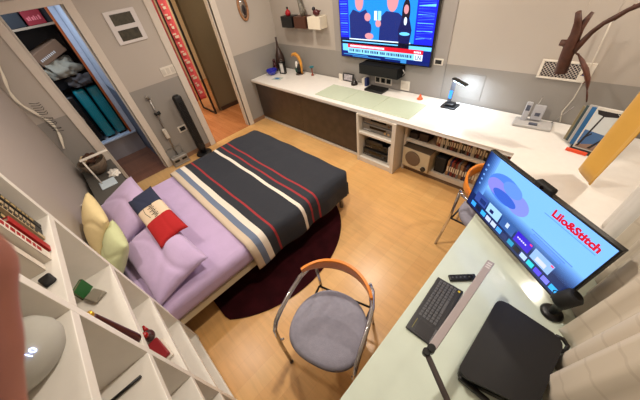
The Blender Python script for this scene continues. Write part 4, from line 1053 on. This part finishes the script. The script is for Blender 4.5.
# LED desk bar lamp
BZ = .98
a0, a1 = P(431, 349, z=BZ), P(491, 262, z=BZ)
e0 = P(449, 404, z=.93)
t = thing('led_bar_lamp', 'long silver LED bar lamp stretching over the keyboard', 'lamp', (e0.x + .02, e0.y - .18, DZ))
dv = (a1 - a0); ln = dv.length; an = math.atan2(dv.y, dv.x)
mt = Matrix.Translation(a0) @ Matrix.Rotation(an, 4, 'Z')
gm = mat('lamp_bar_silver', (.64, .60, .60), .35)
g = G(); g.box(0.01, ln, -.0165, .0165, -.006, .006, .003, mt); g.obj('light_bar', gm, t, True)
g = G()
for k in range(3): g.box(ln - .05 + k * .014, ln - .042 + k * .014, -.010, .010, .006, .0068, 0, mt)
g.obj('touch_marks', mat('touch_white', (.82, .80, .80), .5), t, True)
g = G(); g.box(.02, ln - .01, -.010, .010, -.0075, -.006, 0, mt); g.obj('diffuser', mat('diffuser_white', (.9, .88, .85), .5), t, True)
g = G(); g.cyl(a0 + Vector((0, 0, -.02)), a0 + Vector((0, 0, .018)), .016); q = a0 + Vector((-.008, -.022, -.004)); g.cyl(q + Vector((0, 0, -.016)), q + Vector((0, 0, .014)), .015); g.obj('hinge', black, t, True)
g = G(); dv2 = (e0 - q).normalized(); g.tube([q, q + dv2 * .02, e0 + dv2 * .16], [.010, .012, .013], 10, .6); g.obj('arm', mat('arm_grey', (.33, .30, .30), .4, metal=.2), t, True)
q2 = e0 + dv2 * .16
g = G(); g.cyl(q2, (q2.x, q2.y, DZ + .02), .012); g.obj('post', black, t, True)
g = G(); g.lathe([(0, 0), (.08, 0), (.08, .015), (.07, .02), (0, .02)], 28, Matrix.Translation((q2.x, q2.y, DZ))); g.obj('base', black, t, True)

# black case
t = thing('laptop_case', 'flat black rounded hard case with a loop handle on the desk', 'case', (.24, .72, DZ))
cz = .845
cs = [P(499, 297, z=cz), P(566, 341, z=cz), P(536, 412, z=cz), P(456, 373, z=cz)]
def rrect(c, r, n=6):
    out = []
    m_ = len(c)
    for i in range(m_):
        p = Vector(c[i][:2]); a = (Vector(c[i - 1][:2]) - p).normalized(); b = (Vector(c[(i + 1) % m_][:2]) - p).normalized()
        for k in range(n + 1):
            s = k / n; q = (p + a * r).lerp(p + b * r, s); mid = p.lerp((p + a * r + b * r) - p, .0)
            # quadratic curve p+a*r -> p -> p+b*r
            q = (p + a * r) * (1 - s) ** 2 + p * 2 * s * (1 - s) + (p + b * r) * s ** 2
            out.append((q.x, q.y))
    return out
rp_ = rrect(cs, .045)[::-1]
caseb = mat('case_black', (.075, .07, .07), .55, noise=.05, nscale=3)
g = G(); g.prism(rp_, cz - .016, cz, bev=.004); g.obj('top_slab', caseb, t, True)
cen = sum(cs, Vector()) / 4
g = G(); g.prism([(cen.x + (x - cen.x) * .86, cen.y + (y - cen.y) * .86) for x, y in rp_], cz - .06, cz - .017, bev=.004); g.obj('middle_block', blackm, t, True)
g = G(); g.prism([(cen.x + (x - cen.x) * .95, cen.y + (y - cen.y) * .95) for x, y in rp_], DZ, cz - .061, bev=.004); g.obj('bottom_slab', black, t, True)
g = G(); h0 = P(556, 336, z=cz - .02); h1 = P(552, 352, z=cz - .02); h2 = P(568, 346, z=cz - .03)
g.tube([h0, P(563, 339, z=cz - .02), h2, P(565, 351, z=cz - .03), h1], .009, 10); g.obj('loop_handle', black, t, True)
b0, b1 = P(459, 377, z=DZ + .02), P(489, 402, z=DZ + .02)
g = G(); dv3 = (b1 - b0); mt = Matrix.Translation(b0) @ Matrix.Rotation(math.atan2(dv3.y, dv3.x), 4, 'Z'); g.box(0, dv3.length, -.010, .010, -.018, .012, .006, mt)
solo(g, 'pen_case', black, (b0.x, b0.y, DZ), 'narrow black bar lying against the lower edge of the black case', 'pen case')

# microphone webcam on small stand
mb = P(551, 313, z=DZ)
t = thing('desk_microphone', 'small black microphone on a round base by the monitor corner', 'microphone', (mb.x, mb.y, DZ), 0)
g = G(); g.lathe([(0, 0), (.046, 0), (.049, .008), (.04, .02), (0, .024)], 28); g.obj('base', black, t)
hd = P(567, 299, z=.93) - Vector((mb.x, mb.y, DZ))
g = G(); g.tube([(0, 0, .012), hd * .6, hd * .9], [.018, .021, .024], 14); g.obj('stem', black, t)
g = G(); axis = Vector((.35, .15, .9)).normalized()
g.tube([hd - axis * .048, hd - axis * .038, hd + axis * .038, hd + axis * .048], [.026, .038, .038, .028], 24); g.obj('head', blackm, t)
g = G(); g.cyl(hd + axis * .045, hd + axis * .050, .02); g.obj('front_glass', mat('gloss_black', (.03, .03, .03), .1), t)
g = G(); pts = [hd * .5 + Vector((.02, 0, 0)), hd * .5 + Vector((-.04, .02, .01)), hd * .8 + Vector((-.05, .02, .02)), hd + Vector((-.02, .01, .02))]; g.tube(pts, .0025, 8); g.obj('cable', black, t)

# ================================================================== SMART MONITOR
MW, MH = .745, .42
yaw, tilt, roll = -.605, .098, .0
ex = Vector((math.cos(yaw), math.sin(yaw), 0)); n = ex.cross(Vector((0, 0, 1)))      # n faces the viewer side
ey = math.cos(tilt) * Vector((0, 0, 1)) - math.sin(tilt) * n
MO = CAM + .93 * (Vector((-.327, 1.64, .735)) - CAM)
nn = ex.cross(ey)
mon = thing('smart_monitor', 'large smart monitor with a blue home screen on the glass desk', 'monitor', (MO.x + .3, MO.y - .2, DZ))
F = Matrix(((ex.x, ey.x, nn.x, MO.x), (ex.y, ey.y, nn.y, MO.y), (ex.z, ey.z, nn.z, MO.z), (0, 0, 0, 1)))
FL = Matrix.Translation(-Vector(mon.location)) @ F
g = G(); g.box(0, MW, 0, MH, -.03, 0, .003, FL); g.obj('housing', black, mon)
g = G(); g.m(emi('mon_black', (.01, .01, .02), .3)); 
def mq(g, u0, v0, u1, v1, m, pts=None):
    g.m(m); z = mlay[0]; mlay[0] += .00004
    pts = pts or [(u0, v0), (u1, v0), (u1, v1), (u0, v1)]
    g._f([g.bm.verts.new(FL @ Vector((.008 + (MW - .016) * a, .014 + (MH - .022) * b, z))) for a, b in pts])
mlay = [.0006]
ME = 1.0
def me_(n_, c, s=ME): return emi('mon_' + n_, c, s)
g = G(); mq(g, 0, 0, 1, 1, me_('sky', (.45, .68, .99), 1.15)); g.obj('screen', None, mon)
g = G()
# vertical bands of the picture zone, darkening to the bottom rows
nb = 14
for k in range(nb):
    a = k / nb; c = (.45 * (1 - a) + .07 * a, .68 * (1 - a) + .16 * a, .99 * (1 - a) + .36 * a)
    mq(g, 0, .50 - .018 * (k + 1), 1, .50 - .018 * k, me_('grad%02d' % k, c))
mq(g, 0, 0, 1, .50 - .018 * nb, me_('navy', (.06, .14, .34)))
for k in range(8):
    a = k / 8; mq(g, .015 * k, .25, .015 * (k + 1), 1, me_('side%d' % k, (.06 + .39 * a, .16 + .52 * a, .38 + .61 * a)))
# soft blue-violet abstract backdrop shape where the artwork sits
for cx, cy, rx, ry, c in ((.27, .66, .17, .20, (.30, .50, .92)), (.20, .62, .10, .12, (.52, .52, .90)), (.42, .62, .10, .14, (.50, .55, .95)), (.33, .74, .09, .10, (.38, .56, .96)), (.30, .56, .12, .08, (.22, .38, .80))):
    mq(g, 0, 0, 0, 0, me_('blob%.2f' % (cx + cy), c), [(cx + rx * math.cos(2 * PI * i / 28), cy + ry * math.sin(2 * PI * i / 28)) for i in range(28)])
# menu icons at left
for k in range(5): mq(g, .028, .45 + k * .085, .045, .48 + k * .085, me_('icon', (.45, .65, .95)))
# tiles
tiles = [(.06, .20, (.20, .30, .60)), (.215, .36, (.62, .80, .98)), (.375, .52, (.20, .36, .62)), (.535, .68, (.20, .08, .78)), (.70, .86, (.55, .70, .95))]
for i, (a, b, c) in enumerate(tiles): mq(g, a, .165, b, .335, me_('tile%d' % i, c))
for k in range(5): mq(g, .555 + k * .018, .24, .567 + k * .018, .262, me_('txt', (.85, .85, 1)))
mq(g, .43, .22, .46, .30, me_('pale', (.75, .82, .95))); mq(g, .25, .2, .29, .26, me_('ink', (.08, .12, .35))); mq(g, .74, .19, .82, .26, me_('cream', (.80, .82, .92))); mq(g, .655, .30, .675, .325, me_('badge', (.95, .2, .4))); mq(g, .835, .30, .855, .325, me_('badge', (.95, .2, .4)))
mq(g, .12, .20, .19, .28, me_('tiledeep', (.10, .18, .42)))
cols = [(.20, .60, .95), (.05, .10, .20), (.20, .65, .95), (.72, .78, .95), (.72, .78, .92), (.25, .60, .95), (.10, .16, .36), (.10, .55, .70), (.02, .02, .05), (.65, .75, .98), (.10, .75, .80), (.30, .25, .90), (.45, .45, .98), (.20, .65, .98)]
for i, c in enumerate(cols): mq(g, .05 + i * .066, .045, .05 + i * .066 + .054, .125, me_('app%d' % i, c, 1.1))
# description lines under title
for k, (a, b) in enumerate(((.60, .92), (.63, .88))): mq(g, a, .50 - k * .035, b, .515 - k * .035, me_('line', (.35, .52, .85)))
mq(g, .62, .405, .86, .45, me_('buttonbar', (.36, .55, .90)))
mq(g, .60, .80, .95, .812, me_('line2', (.38, .58, .90)))
g.obj('interface_picture', None, mon)
g = G()
text_bm(g, 'Lilo&Stitch', FL @ Vector((.008 + (MW - .016) * .64, .014 + (MH - .022) * .84, mlay[0] + .0006)), ex, ey, .052, .0002, .0024)
g.obj('title_text', me_('title_red', (.80, .05, .14), 1.0), mon)
g = G(); g.box(MW / 2 - .03, MW / 2 + .03, -.0, .2, -.07, -.03, .005, FL); g.obj('stand_neck', black, mon)
bc = FL @ Vector((MW * .55, 0, -.20))
g = G(); g.tube([FL @ Vector((MW * .5, .15, -.05)), FL @ Vector((MW * .53, .12, -.15)), (bc.x, bc.y, .16), (bc.x, bc.y, .01)], [.02, .02, .018, .018], 12); g.obj('stand_post', black, mon)
g = G(); g.box(bc.x - .09, bc.x + .06, bc.y - .07, bc.y + .07, .0005, .012, .004); g.obj('stand_base', black, mon)
# webcam on top
t = thing('webcam', 'black clip-on webcam on the top edge of the smart monitor', 'webcam', F @ Vector((MW * .505, MH, -.012)))
W0 = Matrix.Translation(-Vector(t.location)) @ F
g = G(); g.box(MW * .44, MW * .57, MH + .002, MH + .034, -.022, .018, .010, W0, seg=3); g.obj('body', blackm, t)
g = G(); g.box(MW * .47, MW * .54, MH - .05, MH + .004, -.050, -.032, .003, W0); g.box(MW * .47, MW * .54, MH + .001, MH + .008, -.05, .0, .002, W0); g.obj('clip', black, t)
g = G(); c_ = W0 @ Vector((MW * .505, MH + .018, .018)); c2 = W0 @ Vector((MW * .505, MH + .018, .022)); g.cyl(c_, c2, .009); g.obj('lens', mat('gloss_black', (.03, .03, .03), .1), t)

# ================================================================== CHAIRS
def make_chair(label):
    t = thing('armchair', label, 'chair', (0, 0, 0), 0, None)
    # seat
    pts = []
    N_ = 44
    for i in range(N_):
        a = 2 * PI * i / N_; x = math.cos(a); y = math.sin(a)
        px = .245 * math.copysign(abs(x) ** .80, x); py = .235 * math.copysign(abs(y) ** (.72 if y < 0 else .95), y)
        px *= (1.0 - .10 * max(0, y))
        pts.append((px, py))
    g = G(); tb = bmesh.new(); prof = [(1.0, .0), (1.0, .0), (1.025, .018), (1.0, .040), (.93, .052), (.75, .055), (.4, .052)]
    rings = [[tb.verts.new((x * k, y * k, .425 + z)) for x, y in pts] for k, z in prof[1:]]
    for a, b in zip(rings, rings[1:]):
        for i in range(N_): tb.faces.new((a[i], a[(i + 1) % N_], b[(i + 1) % N_], b[i]))
    tb.faces.new(rings[0][::-1]); tb.faces.new(rings[-1]); g.merge(tb, smooth=True)
    g.obj('seat', seatf, t)
    for s in (-1, 1):
        g = G()
        path = [(.262 * s, -.22, .0), (.264 * s, -.215, .35), (.262 * s, -.20, .58), (.260 * s, -.165, .635), (.258 * s, -.10, .665), (.255 * s, .02, .69), (.245 * s, .12, .705), (.215 * s, .205, .72), (.19 * s, .235, .725)]
        g.tube(path, .014, 12); g.tube([(.263 * s, -.217, .44), (.235 * s, -.19, .44)], .007, 8); g.obj('arm_tube', chrome, t)
        g = G(); g.tube([(.20 * s, .30, 0), (.195 * s, .25, .40), (.19 * s, .235, .735)], .0115, 12); g.obj('leg', chrome, t)
        g = G(); g.lathe([(0, 0), (.016, 0), (.016, .012), (0, .012)], 12, Matrix.Translation((.262 * s, -.22, -.0))); g.obj('foot_cap', steel, t)
    g = G(); g.tube([(-.2, .235, .42), (.2, .235, .42)], .008, 8); g.tube([(-.2, .235, .42), (-.19, -.1, .42)], .008, 8); g.tube([(.2, .235, .42), (.19, -.1, .42)], .008, 8); g.obj('seat_frame', black, t)
    def bk(a, b):
        ang = (a - .5) * 2 * 1.02; R = .265
        hh = .095 * (1 - abs(2 * a - 1) ** 2.2 * .70)
        zc = .765
        return (R * math.sin(ang), -.005 + R * math.cos(ang) * (1.0), zc - hh / 2 + hh * b)
    g = G(); g.sheet(bk, 40, 4, .016); g.obj('backrest', orangew, t)
    return t
ch = make_chair('grey-seated chair with orange wood back, standing alone on the open floor')
ch.location = (-.575, .365, 0); ch.rotation_euler = (0, 0, .30)
dup(ch, (-.165, 1.92, 0), PI / 2 - .05, 'grey-seated chair with orange back pushed under the counter behind monitor')

# ================================================================== FINGERTIP close to the lens
fr, fu, fd = Vector(CM[0]), -Vector(CM[1]), Vector(CM[2])
def lens(u, v, d):   # point at depth d along pixel
    return CAM + (fr * (u - 320) - fu * (v - 200) + fd * FPX) * (d / FPX)
D = .040
tip = lens(-88, 212, D); mid = lens(-84, 400, D); root_ = lens(-50, 640, D * 1.1)
t = thing('fingertip', 'pinkish fingertip of the photographer at the left edge by the lens', 'finger', mid)
g = G(); pth = []; rr = []
L_ = (mid - tip)
for k in range(14):
    s = k / 13; pth.append(tip + L_ * (s * 1.0)); rr.append(.0109 * min(1, math.sqrt(max(.0, 1 - (1 - min(1, s * 2.2)) ** 2)) + .02) * (1 + .03 * math.sin(s * 9)))
for k in range(1, 8):
    s = k / 7; pth.append(mid.lerp(root_, s)); rr.append(.0109 + .0008 * s)
g.tube(pth, rr, 24); g.obj('finger', mat('skin', (.66, .42, .36), .5, noise=.05, nscale=200), t, True)
g = G(); 
ndir = (fr * -1).normalized(); g.sheet(lambda a, b: tip + L_ * (.18 + .5 * b) + ndir * (.0108 * math.cos((a - .5) * 1.6) + .0003) + fd * .0108 * math.sin((a - .5) * 1.6), 8, 8, .0004); g.obj('nail', mat('nail_pink', (.88, .66, .60), .3), t, True)

# ================================================================== LIGHTS
def lamp(loc, energy, size, col=(1, .83, .64), name='ceiling_light_source', spot=None):
    l = bpy.data.lights.new(name, 'AREA'); l.shape = 'DISK'; l.size = size; l.energy = energy; l.color = col
    if spot: l.spread = spot
    o = bpy.data.objects.new(name, l); C.objects.link(o); o.location = loc; return o
def downlight(x, y, energy, label, col=(1, .90, .78), z=ZC):
    t = thing('recessed_downlight', label, 'ceiling light', (x, y, z), 0)
    g = G(); g.lathe([(.075, -.006), (.095, -.006), (.095, 0), (.075, 0)], 28); g.obj('ring', white, t)
    o = lamp((x, y, z - .012), energy, .11, col); o.parent = None
DL = [(-3.3, 2.35, 13, 'round recessed downlight over the left counter end'), (-1.6, 2.2, 18, 'round recessed downlight in front of the television'),
      (.50, 2.66, 14, 'round recessed downlight over the counter corner'), (-2.7, .9, 13, 'round recessed downlight over the bed'),
      (-2.2, -.25, 9, 'round recessed downlight near the cube bookshelf'), (-.95, .9, 20, 'round recessed downlight above the free chair')]
for x, y, e, lb in DL: downlight(x, y, e, lb)
lamp((-5.0, -.1, 2.4), 9, .2, (.62, .78, 1.0), 'vestibule_light')
lamp((-5.5, 1.35, 2.5), 16, .3, (1, .87, .68), 'hall_light')
lamp((-7.3, 1.6, 2.5), 18, .4, (1, .87, .68), 'hall_light')
lamp((-5.0, 2.9, 2.5), 5, .3, (1, .8, .6), 'hall_light')
# cool light of the small desk lamp
hl = lamp((-1.02, 2.97, 1.035), 3.2, .25, (.72, .85, 1.0), 'desk_lamp_light'); hl.rotation_euler = (.25, 0, 0)

w = bpy.data.worlds.new('World'); S.world = w; w.use_nodes = True
w.node_tree.nodes['Background'].inputs[0].default_value = (1, .9, .8, 1); w.node_tree.nodes['Background'].inputs[1].default_value = .05

# ================================================================== CAMERA
cd = bpy.data.cameras.new('camera'); cam = bpy.data.objects.new('camera', cd); C.objects.link(cam)
cd.sensor_width = 36; cd.sensor_fit = 'HORIZONTAL'; cd.lens = FPX / 640 * 36; cd.clip_start = .005; cd.clip_end = 50
R3 = Matrix((fr, fu, -fd)).transposed()
cam.matrix_world = Matrix.Translation(CAM) @ R3.to_4x4()
cd.dof.use_dof = True; cd.dof.focus_distance = 2.2; cd.dof.aperture_fstop = cd.lens / .9
S.camera = cam
S.view_settings.view_transform = 'Standard'; S.view_settings.look = 'None'; S.view_settings.gamma = 1; S.view_settings.use_curve_mapping = False
S.view_settings.exposure = .45
